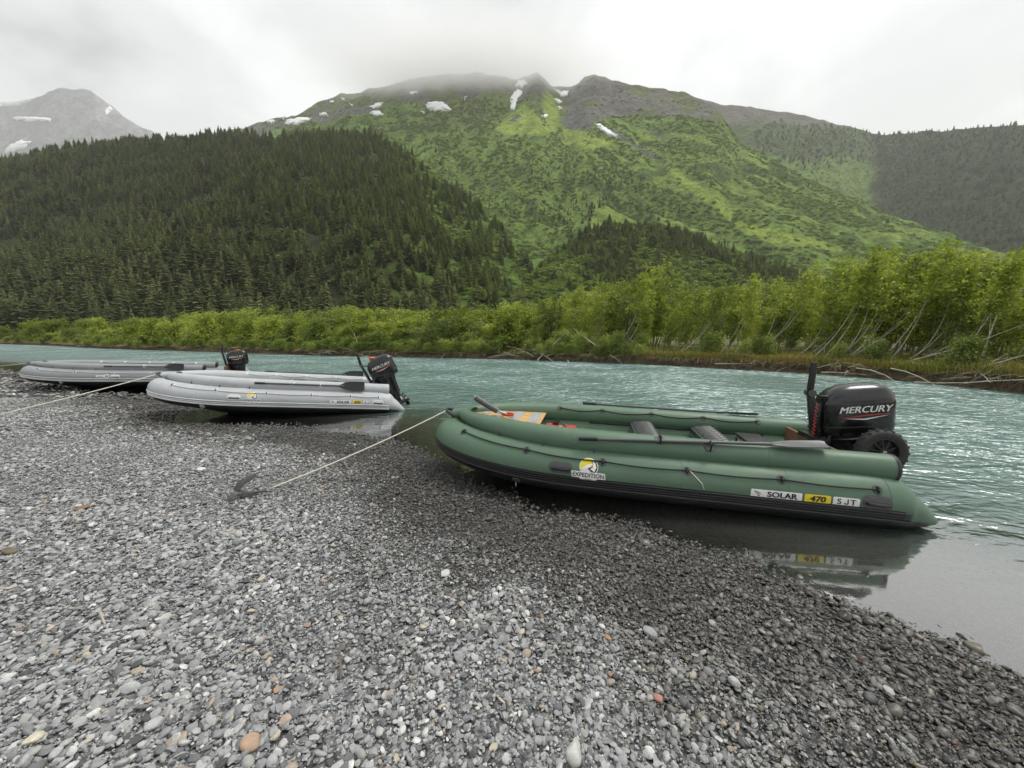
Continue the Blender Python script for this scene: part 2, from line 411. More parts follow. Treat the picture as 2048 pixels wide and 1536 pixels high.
# ---- river water: one sheet; milky with depth, clear in the shallows
def water_mat():
    m, n, l = mat_new('glacier_river')
    out = nd(n, 'ShaderNodeOutputMaterial')
    g = nd(n, 'ShaderNodeNewGeometry')
    dep = nd(n, 'ShaderNodeAttribute', attribute_name='depth'); fet = nd(n, 'ShaderNodeAttribute', attribute_name='fetch')
    mp = nd(n, 'ShaderNodeMapping'); mp.inputs['Scale'].default_value = (1.0, 1.55, 1.0); mp.inputs['Rotation'].default_value = (0, 0, .35); l.new(g.outputs['Position'], mp.inputs[0])
    n1 = nd(n, 'ShaderNodeTexNoise', {'Scale': 1.5, 'Detail': 3, 'Roughness': .55, 'Distortion': .6}); l.new(mp.outputs[0], n1.inputs['Vector'])
    n2 = nd(n, 'ShaderNodeTexNoise', {'Scale': 6.0, 'Detail': 3, 'Roughness': .5, 'Distortion': .3}); l.new(mp.outputs[0], n2.inputs['Vector'])
    n3 = nd(n, 'ShaderNodeTexNoise', {'Scale': .28, 'Detail': 2}); l.new(g.outputs['Position'], n3.inputs['Vector'])
    pat = nd(n, 'ShaderNodeMapRange', {1: .35, 2: .65, 3: .45, 4: 1.25}); l.new(n3.outputs['Fac'], pat.inputs[0])
    amp = nd(n, 'ShaderNodeMath', operation='MULTIPLY'); l.new(fet.outputs['Fac'], amp.inputs[0]); l.new(pat.outputs[0], amp.inputs[1])
    s1 = nd(n, 'ShaderNodeMath', operation='MULTIPLY'); s1.inputs[1].default_value = .25; l.new(n1.outputs['Fac'], s1.inputs[0])
    s2 = nd(n, 'ShaderNodeMath', operation='MULTIPLY_ADD'); s2.inputs[1].default_value = .09; l.new(n2.outputs['Fac'], s2.inputs[0]); l.new(s1.outputs[0], s2.inputs[2])
    hh = nd(n, 'ShaderNodeMath', operation='MULTIPLY'); l.new(s2.outputs[0], hh.inputs[0]); l.new(amp.outputs[0], hh.inputs[1])
    b = nd(n, 'ShaderNodeBump', {'Strength': 1.0, 'Distance': 1.0}); l.new(hh.outputs[0], b.inputs['Height'])
    fr = nd(n, 'ShaderNodeFresnel', {'IOR': 2.4}); l.new(b.outputs[0], fr.inputs['Normal'])
    gl = nd(n, 'ShaderNodeBsdfGlossy', {'Roughness': .09}); l.new(b.outputs[0], gl.inputs['Normal'])
    gro = nd(n, 'ShaderNodeMapRange', {1: 0, 2: .5, 3: .05, 4: .22}); l.new(fet.outputs['Fac'], gro.inputs[0]); l.new(gro.outputs[0], gl.inputs['Roughness'])      # ripples finer than the sheet's relief
    # body: suspended glacier silt, shallow end lightened to stand for sky reflection
    ex = nd(n, 'ShaderNodeMath', operation='MULTIPLY'); ex.inputs[1].default_value = -5.0; l.new(dep.outputs['Fac'], ex.inputs[0])
    e2 = nd(n, 'ShaderNodeMath', operation='EXPONENT'); l.new(ex.outputs[0], e2.inputs[0])
    r = ramp(n, [(0.0, (.095, .205, .182)), (.35, (.11, .20, .178)), (.6, (.17, .19, .165)), (1.0, (.25, .245, .22))]); l.new(e2.outputs[0], r.inputs[0])
    df = nd(n, 'ShaderNodeBsdfDiffuse'); l.new(r.outputs[0], df.inputs['Color'])
    tr = nd(n, 'ShaderNodeBsdfTransparent', {'Color': (.80, .80, .72, 1)})
    body = nd(n, 'ShaderNodeMixShader'); l.new(e2.outputs[0], body.inputs[0]); l.new(df.outputs[0], body.inputs[1]); l.new(tr.outputs[0], body.inputs[2])
    # short pale flecks painted in for sky glints on the ripple crests
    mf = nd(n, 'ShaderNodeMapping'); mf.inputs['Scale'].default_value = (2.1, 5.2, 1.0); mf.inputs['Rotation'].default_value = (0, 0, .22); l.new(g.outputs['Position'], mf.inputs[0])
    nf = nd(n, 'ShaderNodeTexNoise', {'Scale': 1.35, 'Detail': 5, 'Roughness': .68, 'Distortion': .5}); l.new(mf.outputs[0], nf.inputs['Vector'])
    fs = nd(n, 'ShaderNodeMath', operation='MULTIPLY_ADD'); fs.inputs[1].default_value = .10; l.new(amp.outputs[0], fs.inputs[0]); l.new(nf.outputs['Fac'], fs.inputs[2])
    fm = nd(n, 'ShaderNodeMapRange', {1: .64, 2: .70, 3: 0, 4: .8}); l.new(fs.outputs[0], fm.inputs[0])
    glint = nd(n, 'ShaderNodeAttribute', attribute_name='glint_zone'); fa = nd(n, 'ShaderNodeMath', operation='MULTIPLY'); l.new(fm.outputs[0], fa.inputs[0]); l.new(glint.outputs['Fac'], fa.inputs[1])
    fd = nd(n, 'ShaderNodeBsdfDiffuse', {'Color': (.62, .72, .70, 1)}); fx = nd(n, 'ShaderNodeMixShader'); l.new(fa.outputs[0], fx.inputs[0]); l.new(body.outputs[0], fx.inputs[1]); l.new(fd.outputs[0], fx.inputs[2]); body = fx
    gn = nd(n, 'ShaderNodeMapRange', {1: .0, 2: .55, 3: 2.1, 4: 1.0}); l.new(fet.outputs['Fac'], gn.inputs[0])      # mirror strengthened in the sheltered shallows to brighten the reflected sky
    fg = nd(n, 'ShaderNodeMath', operation='MULTIPLY', use_clamp=True); l.new(fr.outputs[0], fg.inputs[0]); l.new(gn.outputs[0], fg.inputs[1])
    mx = nd(n, 'ShaderNodeMixShader'); l.new(fg.outputs[0], mx.inputs[0]); l.new(body.outputs[0], mx.inputs[1]); l.new(gl.outputs[0], mx.inputs[2])
    l.new(mx.outputs[0], out.inputs[0])
    return m
wx = axis(-150, 40, 0.5, .05, 330); wy = axis(-40, 110, 3.0, .05, 300)
WX, WY = np.meshgrid(wx, wy)
wsh = -shore_s(WX, WY)
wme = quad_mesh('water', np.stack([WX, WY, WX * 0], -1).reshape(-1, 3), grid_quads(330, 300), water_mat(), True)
a = wme.attributes.new('depth', 'FLOAT', 'POINT'); a.data.foreach_set('value', np.maximum(0, -ground_z(WX, WY)).ravel().astype(np.float32))
tt = np.clip((wsh - .35) / 4.6, 0, 1); tt = tt * tt * (3 - 2 * tt)
calm = np.exp(-((WX - 2.6) ** 2 / 1.2 + (WY - 2.4) ** 2 / .6))
a = wme.attributes.new('fetch', 'FLOAT', 'POINT'); a.data.foreach_set('value', (np.clip(.03 + .97 * tt, 0, 1) * (1 - .8 * calm)).ravel().astype(np.float32))
a = wme.attributes.new('glint_zone', 'FLOAT', 'POINT'); a.data.foreach_set('value', np.clip((wsh - 3.2) / 4.5, 0, 1).ravel().astype(np.float32))
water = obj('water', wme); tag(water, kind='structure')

# ---- far bank: cut edge, terrace behind it
def resample(L, step):
    L = np.array(L); d = np.r_[0, np.cumsum(np.hypot(*np.diff(L, axis=0).T))]; s = np.arange(0, d[-1], step)
    return np.stack([np.interp(s, d, L[:, 0]), np.interp(s, d, L[:, 1])], 1)
FB = resample(FAR, .35)
k_ = np.ones(9) / 9
FB = np.stack([np.convolve(np.pad(FB[:, i], 4, 'edge'), k_, 'valid') for i in (0, 1)], 1)
ft = np.gradient(FB, axis=0); ft /= np.hypot(*ft.T)[:, None]
FN = np.stack([ft[:, 1], -ft[:, 0]], 1)                     # away from the river
kk = np.ones(61) / 61                                       # far rows use a smoothed normal
FNs = np.stack([np.convolve(np.pad(FN[:, i], 30, 'edge'), kk, 'valid') for i in (0, 1)], 1)
kk2 = np.ones(161) / 161
FNs2 = np.stack([np.convolve(np.pad(FNs[:, i], 80, 'edge'), kk2, 'valid') for i in (0, 1)], 1); FNs2 /= np.hypot(*FNs2.T)[:, None]
def bank_h(i):                                             # height of the cut along the bank
    s = np.asarray(i) * .35
    return .27 + .24 * fbm(s * .11, s * 0 + 3.3, 3) + .14 * (vnoise(s * .8, s * 0 + 8) - .5)
def terrace_z(o, i, n=None): return bank_h(i) + np.minimum(o, 6) * .035 + np.maximum(o - 6, 0) * .012
rows = [(-.9, lambda i: -.9 + 0 * i), (-.35, lambda i: -.35 + 0 * i), (0., lambda i: -.03 + 0 * i), (.10, lambda i: bank_h(i) * .38), (.06, lambda i: bank_h(i) * .72), (.0, lambda i: bank_h(i) * .90), (.10, lambda i: bank_h(i) * 1.0)]
rows += [(o, (lambda o: (lambda i: terrace_z(o, i)))(o)) for o in (.35, .7, 1.1, 1.6, 2.4, 3.5, 5, 8, 14, 25, 45, 80, 140, 220)]
BI = np.arange(len(FB)); BV = []
for r_, (o, zf) in enumerate(rows):
    w = min(1, max(0, (o - 1) / 4)); w2 = min(1, max(0, (o - 5) / 30))
    N_ = FN * (1 - w) + FNs * w; N_ = N_ * (1 - w2) + FNs2 * w2; N_ = N_ / np.hypot(*N_.T)[:, None]
    jit = (fbm(BI * .18, BI * 0 + r_ * 1.7, 3) - .5) * (.5 if o < 3 else 0)
    zz = zf(BI) + (fbm(BI * .35 + r_ * 5, BI * 0 + r_, 2) - .5) * (.08 if o > -.2 else 0)
    BV.append(np.stack([FB[:, 0] + N_[:, 0] * (o + jit), FB[:, 1] + N_[:, 1] * (o + jit), zz], 1))
def bank_mat():
    m, n, l = mat_new('bank_soil'); out = nd(n, 'ShaderNodeOutputMaterial'); p = nd(n, 'ShaderNodeBsdfPrincipled', {'Roughness': .95})
    g = nd(n, 'ShaderNodeNewGeometry'); sp = nd(n, 'ShaderNodeSeparateXYZ'); l.new(g.outputs['Position'], sp.inputs[0])
    nz = nd(n, 'ShaderNodeTexNoise', {'Scale': 4.5, 'Detail': 8, 'Roughness': .7}); l.new(g.outputs['Position'], nz.inputs['Vector'])
    soil = ramp(n, [(.3, (.04, .03, .02)), (.5, (.13, .10, .06)), (.75, (.26, .2, .12))]); l.new(nz.outputs['Fac'], soil.inputs[0])
    gr_ = ramp(n, [(.3, (.07, .09, .02)), (.7, (.17, .17, .05))]); l.new(nz.outputs['Fac'], gr_.inputs[0])
    h = nd(n, 'ShaderNodeMapRange', {1: .28, 2: .42, 3: 0, 4: 1}); l.new(sp.outputs['Z'], h.inputs[0])
    mx = nd(n, 'ShaderNodeMix', data_type='RGBA'); l.new(h.outputs[0], mx.inputs[0]); l.new(soil.outputs[0], mx.inputs[6]); l.new(gr_.outputs[0], mx.inputs[7])
    l.new(mx.outputs[2], p.inputs['Base Color'])
    b = nd(n, 'ShaderNodeBump', {'Strength': 1, 'Distance': .15}); l.new(nz.outputs['Fac'], b.inputs['Height']); l.new(b.outputs[0], p.inputs['Normal'])
    l.new(p.outputs[0], out.inputs[0]); return m
bank = obj('river_bank', quad_mesh('river_bank', np.concatenate(BV), grid_quads(len(FB), len(rows)), bank_mat(), True)); tag(bank, kind='structure')
def bank_point(i, o):
    """world point at bank index i (float) and distance o behind the edge"""
    i = np.clip(i, 0, len(FB) - 1); k = np.interp(i, BI, FB[:, 0]), np.interp(i, BI, FB[:, 1])
    w = np.clip((np.asarray(o) - 1) / 4, 0, 1)
    nx = np.interp(i, BI, FN[:, 0]) * (1 - w) + np.interp(i, BI, FNs[:, 0]) * w
    ny = np.interp(i, BI, FN[:, 1]) * (1 - w) + np.interp(i, BI, FNs[:, 1]) * w
    q = np.hypot(nx, ny)
    return k[0] + nx / q * o, k[1] + ny / q * o, terrace_z(np.asarray(o, float), i)
FBpx = proj(np.c_[FB, FB[:, 0] * 0])[:, 0]
vis = np.where((FB[:, 1] > 3) & (FBpx > -900) & (FBpx < 2500))[0]
def bank_index(px):                                        # bank index seen at photo column px
    v = vis[np.argsort(FBpx[vis])]; return np.interp(px, FBpx[v], v)

# ================================================================== MOUNTAINS
def in_poly(px, py, poly):
    c = np.zeros(px.shape, bool); n = len(poly)
    for i in range(n):
        x1, y1 = poly[i]; x2, y2 = poly[i - 1]
        k = ((y1 > py) != (y2 > py)) & (px < (x2 - x1) * (py - y1) / (y2 - y1 + 1e-9) + x1)
        c ^= k
    return c
class Slope:
    """a mountainside: foot line, crest line, a back slope behind the crest; all in metres"""
    def __init__(s, sil, foot, crest, zfoot, ncol, nrow, power, namp, nsc, seed, back=.5):
        X = np.array([p[0] for p in sil], float); Yp = np.array([p[1] for p in sil], float)
        c, y, z = ray(X, Yp); ta, k = c / y, z / y
        T = np.linspace(ta[0], ta[-1], ncol); s.T = T
        K = np.interp(T, ta, k)
        Yf = np.interp(T, ta, np.broadcast_to(foot, X.shape) if np.ndim(foot) == 0 else foot)
        Yc = np.interp(T, ta, np.broadcast_to(crest, X.shape) if np.ndim(crest) == 0 else crest)
        zc = CAM_H + Yc * K
        u = np.linspace(0, 1, nrow)[:, None]
        Y = Yf + (Yc - Yf) * u
        Z = zfoot + (zc - zfoot) * (u ** power)
        Xw = Y * T
        # gullies run downhill; relief dies out at the crest so the skyline keeps its line
        gl = (fbm(Xw / nsc + seed, Y / nsc * .45 + seed, 5, .55) - .5)
        Z = Z + gl * namp * np.sin(np.pi * np.clip(u, 0, 1)) ** .6 + (fbm(Xw / nsc * 4 + seed, Y / nsc * 4, 3) - .5) * namp * .22
        ub = np.linspace(0, 1, 8)[1:, None]
        Yb = Yc + (Yc - Yf) * back * ub; Zb = np.maximum(zc * (1 - ub ** 1.2) - 5, -5) + 0 * Yb
        s.P = np.stack([np.vstack([Xw, Yb * T]), np.vstack([Y, Yb]), np.vstack([Z, Zb])], -1)
        s.nr, s.nc, s.nrow = nrow + 7, ncol, nrow
        s.px = proj(s.P.reshape(-1, 3)).reshape(s.nr, s.nc, 2)
    def at(s, r, c):
        r0 = np.clip(np.floor(r).astype(int), 0, s.nr - 2); c0 = np.clip(np.floor(c).astype(int), 0, s.nc - 2); fr = (r - r0)[:, None]; fc = (c - c0)[:, None]; P = s.P
        return (P[r0, c0] * (1 - fr) + P[r0 + 1, c0] * fr) * (1 - fc) + (P[r0, c0 + 1] * (1 - fr) + P[r0 + 1, c0 + 1] * fr) * fc
    def scatter(s, n, rng, rmax=None):
        """n random points, even over the ground"""
        R_ = rmax or s.nrow - 1
        A = s.P[:R_ + 1]; e1 = A[1:, :-1] - A[:-1, :-1]; e2 = A[:-1, 1:] - A[:-1, :-1]
        ar = np.abs(e1[..., 0] * e2[..., 1] - e1[..., 1] * e2[..., 0]).ravel(); cum = np.cumsum(ar); k = np.searchsorted(cum, rng.random(n) * cum[-1])
        r = k // (s.nc - 1) + rng.random(n); c = k % (s.nc - 1) + rng.random(n)
        return s.at(r, c)
    def mesh(s, name, mat, colf):
        me = quad_mesh(name, s.P.reshape(-1, 3), grid_quads(s.nc, s.nr), mat, True)
        at = me.color_attributes.new('Col', 'FLOAT_COLOR', 'POINT'); cc = np.ones((s.nr * s.nc, 4), np.float32); cc[:, :3] = colf(s.P.reshape(-1, 3), s.px.reshape(-1, 2)); at.data.foreach_set('color', cc.ravel())
        o = obj(name, me); tag(o, kind='structure'); return o
    def locate(s, px, py):
        """row, column of the nearest visible cell to a photo position"""
        d = (s.px[:s.nrow, :, 0] - px) ** 2 + (s.px[:s.nrow, :, 1] - py) ** 2
        k = int(d.argmin()); return k // s.nc, k % s.nc
def terrain_mat(name, sc1, sc2, bump):
    m, n, l = mat_new(name); out = nd(n, 'ShaderNodeOutputMaterial'); p = nd(n, 'ShaderNodeBsdfPrincipled', {'Roughness': .95}); p.inputs['Specular IOR Level'].default_value = .1
    at = nd(n, 'ShaderNodeAttribute', attribute_name='Col'); g = nd(n, 'ShaderNodeNewGeometry')
    nz = nd(n, 'ShaderNodeTexNoise', {'Scale': sc1, 'Detail': 9, 'Roughness': .7}); l.new(g.outputs['Position'], nz.inputs['Vector'])
    n2 = nd(n, 'ShaderNodeTexNoise', {'Scale': sc2, 'Detail': 4, 'Roughness': .6}); l.new(g.outputs['Position'], n2.inputs['Vector'])
    ad = nd(n, 'ShaderNodeMath', operation='ADD'); l.new(nz.outputs['Fac'], ad.inputs[0]); l.new(n2.outputs['Fac'], ad.inputs[1])
    sc = nd(n, 'ShaderNodeMapRange', {1: .7, 2: 1.3, 3: .4, 4: 1.6}); l.new(ad.outputs[0], sc.inputs[0])
    mu = nd(n, 'ShaderNodeVectorMath', operation='SCALE'); l.new(at.outputs['Color'], mu.inputs[0]); l.new(sc.outputs[0], mu.inputs['Scale']); l.new(mu.outputs[0], p.inputs['Base Color'])
    b = nd(n, 'ShaderNodeBump', {'Strength': 1.0, 'Distance': bump}); l.new(nz.outputs['Fac'], b.inputs['Height']); l.new(b.outputs[0], p.inputs['Normal'])
    l.new(p.outputs[0], out.inputs[0]); return m
SIL_HILL = [(-900, 380), (-500, 345), (-200, 320), (0, 308), (100, 290), (200, 280), (330, 266), (450, 257), (560, 261), (640, 254), (740, 254), (800, 280), (860, 326), (930, 388), (1000, 450), (1050, 510), (1085, 570), (1110, 630), (1120, 655)]
SIL_HILL = [(x, y + (15 if x < 800 else 8)) for x, y in SIL_HILL]
HILL = Slope(SIL_HILL, [190] * 8 + [185] * 4 + [185, 190, 200, 215, 230, 240, 250], [620, 640, 660, 680, 690, 690, 690, 680, 660, 640, 620, 600, 570, 520, 460, 400, 350, 310, 290], 1.5, 220, 90, 1.12, 60, 120, 3.0)
SIL_KNOLL = [(900, 655), (980, 600), (1040, 560), (1080, 535), (1130, 490), (1170, 462), (1220, 448), (1290, 452), (1350, 462), (1420, 488), (1500, 515), (1580, 545), (1680, 590), (1800, 645)]
KNOLL = Slope(SIL_KNOLL, 235, [290, 330, 370, 400, 430, 450, 460, 460, 450, 430, 410, 380, 350, 310], 1.5, 120, 70, 1.1, 40, 80, 9.0)
SIL_MAIN = [(250, 330), (400, 285), (480, 256), (540, 240), (600, 226), (640, 204), (680, 190), (720, 184), (780, 168), (850, 152), (930, 146), (1000, 150), (1040, 158), (1075, 140), (1105, 172), (1140, 172), (1165, 158), (1190, 152), (1225, 163), (1290, 170), (1350, 182), (1400, 196), (1440, 222), (1480, 292), (1560, 335), (1640, 372), (1760, 418), (1860, 455), (1940, 484), (2040, 520), (2200, 570), (2400, 625)]
MAIN_CREST = [1500, 1480, 1460, 1440, 1420, 1400, 1380, 1360, 1340, 1330, 1320, 1310, 1300, 1290, 1290, 1280, 1270, 1260, 1250, 1240, 1220, 1180, 1130, 1040, 980, 920, 820, 740, 680, 600, 500, 420]
MAIN = Slope(SIL_MAIN, [420] * 20 + [400, 390, 380, 370, 360, 350, 330, 320, 310, 300, 290, 280], MAIN_CREST, 4, 340, 190, 1.22, 95, 150, 1.0)
SIL_RIDGE = [(1250, 300), (1330, 230), (1400, 200), (1440, 208), (1500, 213), (1560, 222), (1620, 234), (1680, 250), (1740, 265), (1770, 270), (1840, 264), (1950, 255), (2048, 250), (2300, 245), (2700, 260), (3200, 300)]
RIDGE = Slope(SIL_RIDGE, [900] * 9 + [850, 800, 700, 650, 600, 560, 560], [1750] * 9 + [1650, 1500, 1350, 1250, 1150, 1100, 1100], 6, 200, 110, 1.1, 80, 160, 5.0)
SIL_PEAK = [(-900, 330), (-600, 260), (-300, 225), (-120, 222), (-40, 218), (10, 212), (60, 200), (100, 182), (125, 174), (150, 176), (185, 182), (215, 208), (240, 225), (290, 258), (330, 275), (420, 295), (560, 330)]
PEAK = Slope(SIL_PEAK, 3000, 4200, 130, 160, 90, 1.05, 310, 520, 12.0)

def blend(col, mask, c, soft=None):
    m = mask.astype(float)[:, None] if mask.dtype == bool else mask[:, None]
    return col * (1 - m) + np.array(c) * m
def jitter(P, px, amt, sc):
    q = px.copy()
    q[:, 0] += (fbm(P[:, 0] / sc, P[:, 1] / sc, 4) - .5) * amt; q[:, 1] += (fbm(P[:, 0] / sc + 31, P[:, 1] / sc + 7, 4) - .5) * amt
    return q
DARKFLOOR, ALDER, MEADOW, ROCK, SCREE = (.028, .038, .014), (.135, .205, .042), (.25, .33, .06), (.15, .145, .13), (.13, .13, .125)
# patches of the main slope, in photo columns and rows
P_ROCK = [(400, 320), (560, 256), (700, 232), (800, 214), (900, 205), (980, 200), (1010, 215), (1050, 205), (1085, 225), (1130, 250), (1180, 255), (1220, 235), (1300, 226), (1400, 236), (1500, 250), (1560, 120), (900, 60), (400, 120)]
P_ROCKGREEN = [(800, 262), (860, 215), (930, 195), (1010, 185), (1045, 210), (1130, 200), (1135, 262), (1000, 268)]
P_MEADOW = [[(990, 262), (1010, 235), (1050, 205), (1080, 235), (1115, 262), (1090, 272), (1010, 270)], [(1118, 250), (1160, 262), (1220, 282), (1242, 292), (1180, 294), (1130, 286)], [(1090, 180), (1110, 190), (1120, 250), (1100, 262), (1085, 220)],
            [(1460, 445), (1480, 440), (1550, 462), (1620, 478), (1690, 496), (1690, 504), (1600, 492), (1530, 486), (1470, 462)], [(1330, 330), (1350, 335), (1420, 385), (1475, 430), (1462, 440), (1400, 398), (1335, 345)]]  # the long low strip is grass with its sunlight put into the colour
P_SCREE = [[(1140, 195), (1160, 200), (1165, 230), (1195, 258), (1160, 262), (1120, 250), (1140, 225)], [(1218, 252), (1250, 268), (1330, 325), (1336, 334), (1290, 306), (1225, 268)], [(1030, 228), (1040, 224), (1036, 240), (1012, 250)], [(1300, 258), (1330, 275), (1320, 278)]]
def main_cols(P, px):
    q = jitter(P, px, 34, 60); x, y = q[:, 0], q[:, 1]; f = fbm(P[:, 0] / 35, P[:, 1] / 35, 4)
    st = fbm((P[:, 0] + P[:, 1]) / 26, (P[:, 0] - P[:, 1]) / 190, 4)      # avalanche tracks run down to the right
    col = np.array(ALDER) * (.75 + .6 * f)[:, None]
    col = np.where((px[:, 0:1] > 1150), col * (.62 + .8 * st)[:, None], col)
    col = blend(col, (px[:, 0] > 1180) & (st > .62) & (y > 270), (.20, .28, .055))
    col = blend(col, (y > 330) & (f > .6), (.085, .135, .032))
    col = blend(col, in_poly(x, y, P_ROCK), ROCK)
    g = in_poly(x, y, P_ROCK) & (fbm(P[:, 0] / 60 + 5, P[:, 1] / 60, 4) > .54)
    col = blend(col, g, (.12, .145, .06))
    col = blend(col, in_poly(x, y, P_ROCKGREEN) & (f > .42), (.14, .185, .05))
    q2 = jitter(P, px, 14, 30)
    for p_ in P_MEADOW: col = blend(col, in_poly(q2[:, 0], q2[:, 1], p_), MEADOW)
    for p_ in P_SCREE: col = blend(col, in_poly(q2[:, 0], q2[:, 1], p_), SCREE)
    return col
def ridge_cols(P, px):
    q = jitter(P, px, 40, 80); x, y = q[:, 0], q[:, 1]; f = fbm(P[:, 0] / 50, P[:, 1] / 50, 4)
    col = np.array((.07, .10, .035)) * (.7 + .6 * f)[:, None]
    col = blend(col, (x < 1700) & (y < 252 + (x - 1450) * .02), (.14, .135, .115))
    col = blend(col, (x < 1740) & (y > 320), ALDER)
    col = blend(col, x > 1750, DARKFLOOR)
    return col
M_TERR = terrain_mat('mountain_ground', .03, .16, 16.0)
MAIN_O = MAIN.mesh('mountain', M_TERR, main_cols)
def hill_cols(P, px):
    q = jitter(P, px, 60, 40); k = np.clip((q[:, 0] - 690) / 160, 0, 1)[:, None]
    return np.array((.04, .052, .02)) * (1 - k) + np.array(ALDER) * k * .85
HILL_O = HILL.mesh('forested_hill', M_TERR, hill_cols)
KNOLL_O = KNOLL.mesh('wooded_knoll', M_TERR, lambda P, px: np.array((.09, .14, .032)) * np.ones((len(P), 1)))
RIDGE_O = RIDGE.mesh('mountain_ridge', M_TERR, ridge_cols)
PEAK_O = PEAK.mesh('far_mountain', terrain_mat('far_rock', .008, .03, 25.0), lambda P, px: np.array((.20, .20, .205)) * (.7 + .6 * fbm(P[:, 0] / 150, P[:, 1] / 150, 4))[:, None])  # part of the haze fade is put into this pale neutral rock colour

# snow patches lie on the slopes as thin drifts
def snow_mat():
    m = simple('old_snow', (.78, .79, .80), .6, var=.08, nscale=.05); return m
M_SNOW = snow_mat()
def snow(slope, parent, poly, lift):
    cx = sum(p[0] for p in poly) / len(poly); cy = sum(p[1] for p in poly) / len(poly)
    bm = bmesh.new(); ring = []
    # refine the outline and roughen it
    pts = []
    for i in range(len(poly)):
        a_, b_ = poly[i], poly[(i + 1) % len(poly)]
        for k in range(5):
            t = k / 5; pts.append((a_[0] + (b_[0] - a_[0]) * t + random.uniform(-1.9, 1.9), a_[1] + (b_[1] - a_[1]) * t + random.uniform(-1.4, 1.4)))
    def P3(px, py):
        r, c = slope.locate(px, py); P = slope.P[r, c]
        cc, y, z = ray(px, py); return Vector((cc / y * P[1], P[1], CAM_H + z / y * P[1]))
    V = [P3(*p) for p in pts]; cen = P3(cx, cy)
    nrm = Vector((0, -.75, .65)) * lift
    n = len(V)
    # all points on one smooth sheet: take depth from a plane fitted through the outline
    A = np.array([[p[0], p[1], 1] for p in pts + [(cx, cy)]]); d = np.array([v.y for v in V + [cen]]); co = np.linalg.lstsq(A, d, rcond=None)[0]
    def P4(px, py):
        y = co[0] * px + co[1] * py + co[2]; c, yy, z = ray(px, py); return Vector((c / yy * y, y, CAM_H + z / yy * y))
    top = [P4(*p) + nrm for p in pts]; mid = [P4(cx + (p[0] - cx) * .5, cy + (p[1] - cy) * .5) + nrm * 1.3 for p in pts]; low = [P4(*p) - nrm * 2.5 for p in pts]
    VV = top + mid + [P4(cx, cy) + nrm * 1.4] + low
    F = []
    for i in range(n):
        j = (i + 1) % n; F += [(i, j, n + j, n + i), (n + i, n + j, 2 * n), (2 * n + 1 + i, 2 * n + 1 + j, j, i)]
    bm.free()
    return obj('snow_patch', to_mesh('snow_patch', VV, F, M_SNOW), parent)
SNOW_MAIN = [[(1036, 164), (1050, 162), (1054, 168), (1042, 176), (1030, 174)], [(1024, 192), (1034, 180), (1046, 184), (1038, 198), (1032, 206), (1028, 220), (1020, 219), (1021, 204)], [(1106, 177), (1118, 184), (1136, 184), (1134, 192), (1122, 194)], [(1107, 198), (1118, 200), (1124, 206), (1116, 207)], [(1116, 213), (1124, 218), (1120, 220)],
             [(850, 208), (872, 204), (886, 206), (903, 220), (898, 224), (868, 220), (856, 218)], [(738, 216), (752, 208), (768, 206), (760, 212), (744, 219)], [(740, 226), (756, 223), (768, 230), (756, 232), (742, 230)], [(843, 224), (851, 225), (847, 228)], [(928, 196), (934, 192), (930, 204)], [(820, 186), (836, 185), (834, 189), (822, 190)],
             [(1187, 248), (1198, 250), (1216, 260), (1236, 274), (1230, 275), (1206, 263)], [(1080, 233), (1096, 231), (1090, 237)], [(575, 242), (598, 236), (624, 238), (612, 245), (586, 250), (570, 248)], [(533, 243), (548, 241), (552, 246), (536, 248)], [(638, 228), (652, 226), (656, 230), (642, 233)], [(556, 236), (572, 234), (568, 239)], [(684, 196), (690, 202), (684, 200)], [(700, 208), (708, 212), (702, 213)], [(660, 203), (666, 204), (661, 206)]]
for p_ in SNOW_MAIN: snow(MAIN, MAIN_O, p_, 2.5)
for p_ in [[(26, 236), (60, 236), (102, 238), (100, 243), (62, 242), (34, 241)], [(212, 220), (220, 214), (226, 220), (220, 222), (212, 230)], [(10, 304), (22, 292), (44, 282), (62, 284), (50, 296), (30, 300), (16, 306)], [(0, 206), (20, 208), (50, 202), (70, 198), (40, 210), (10, 214)]]:
    snow(PEAK, PEAK_O, p_, 9)
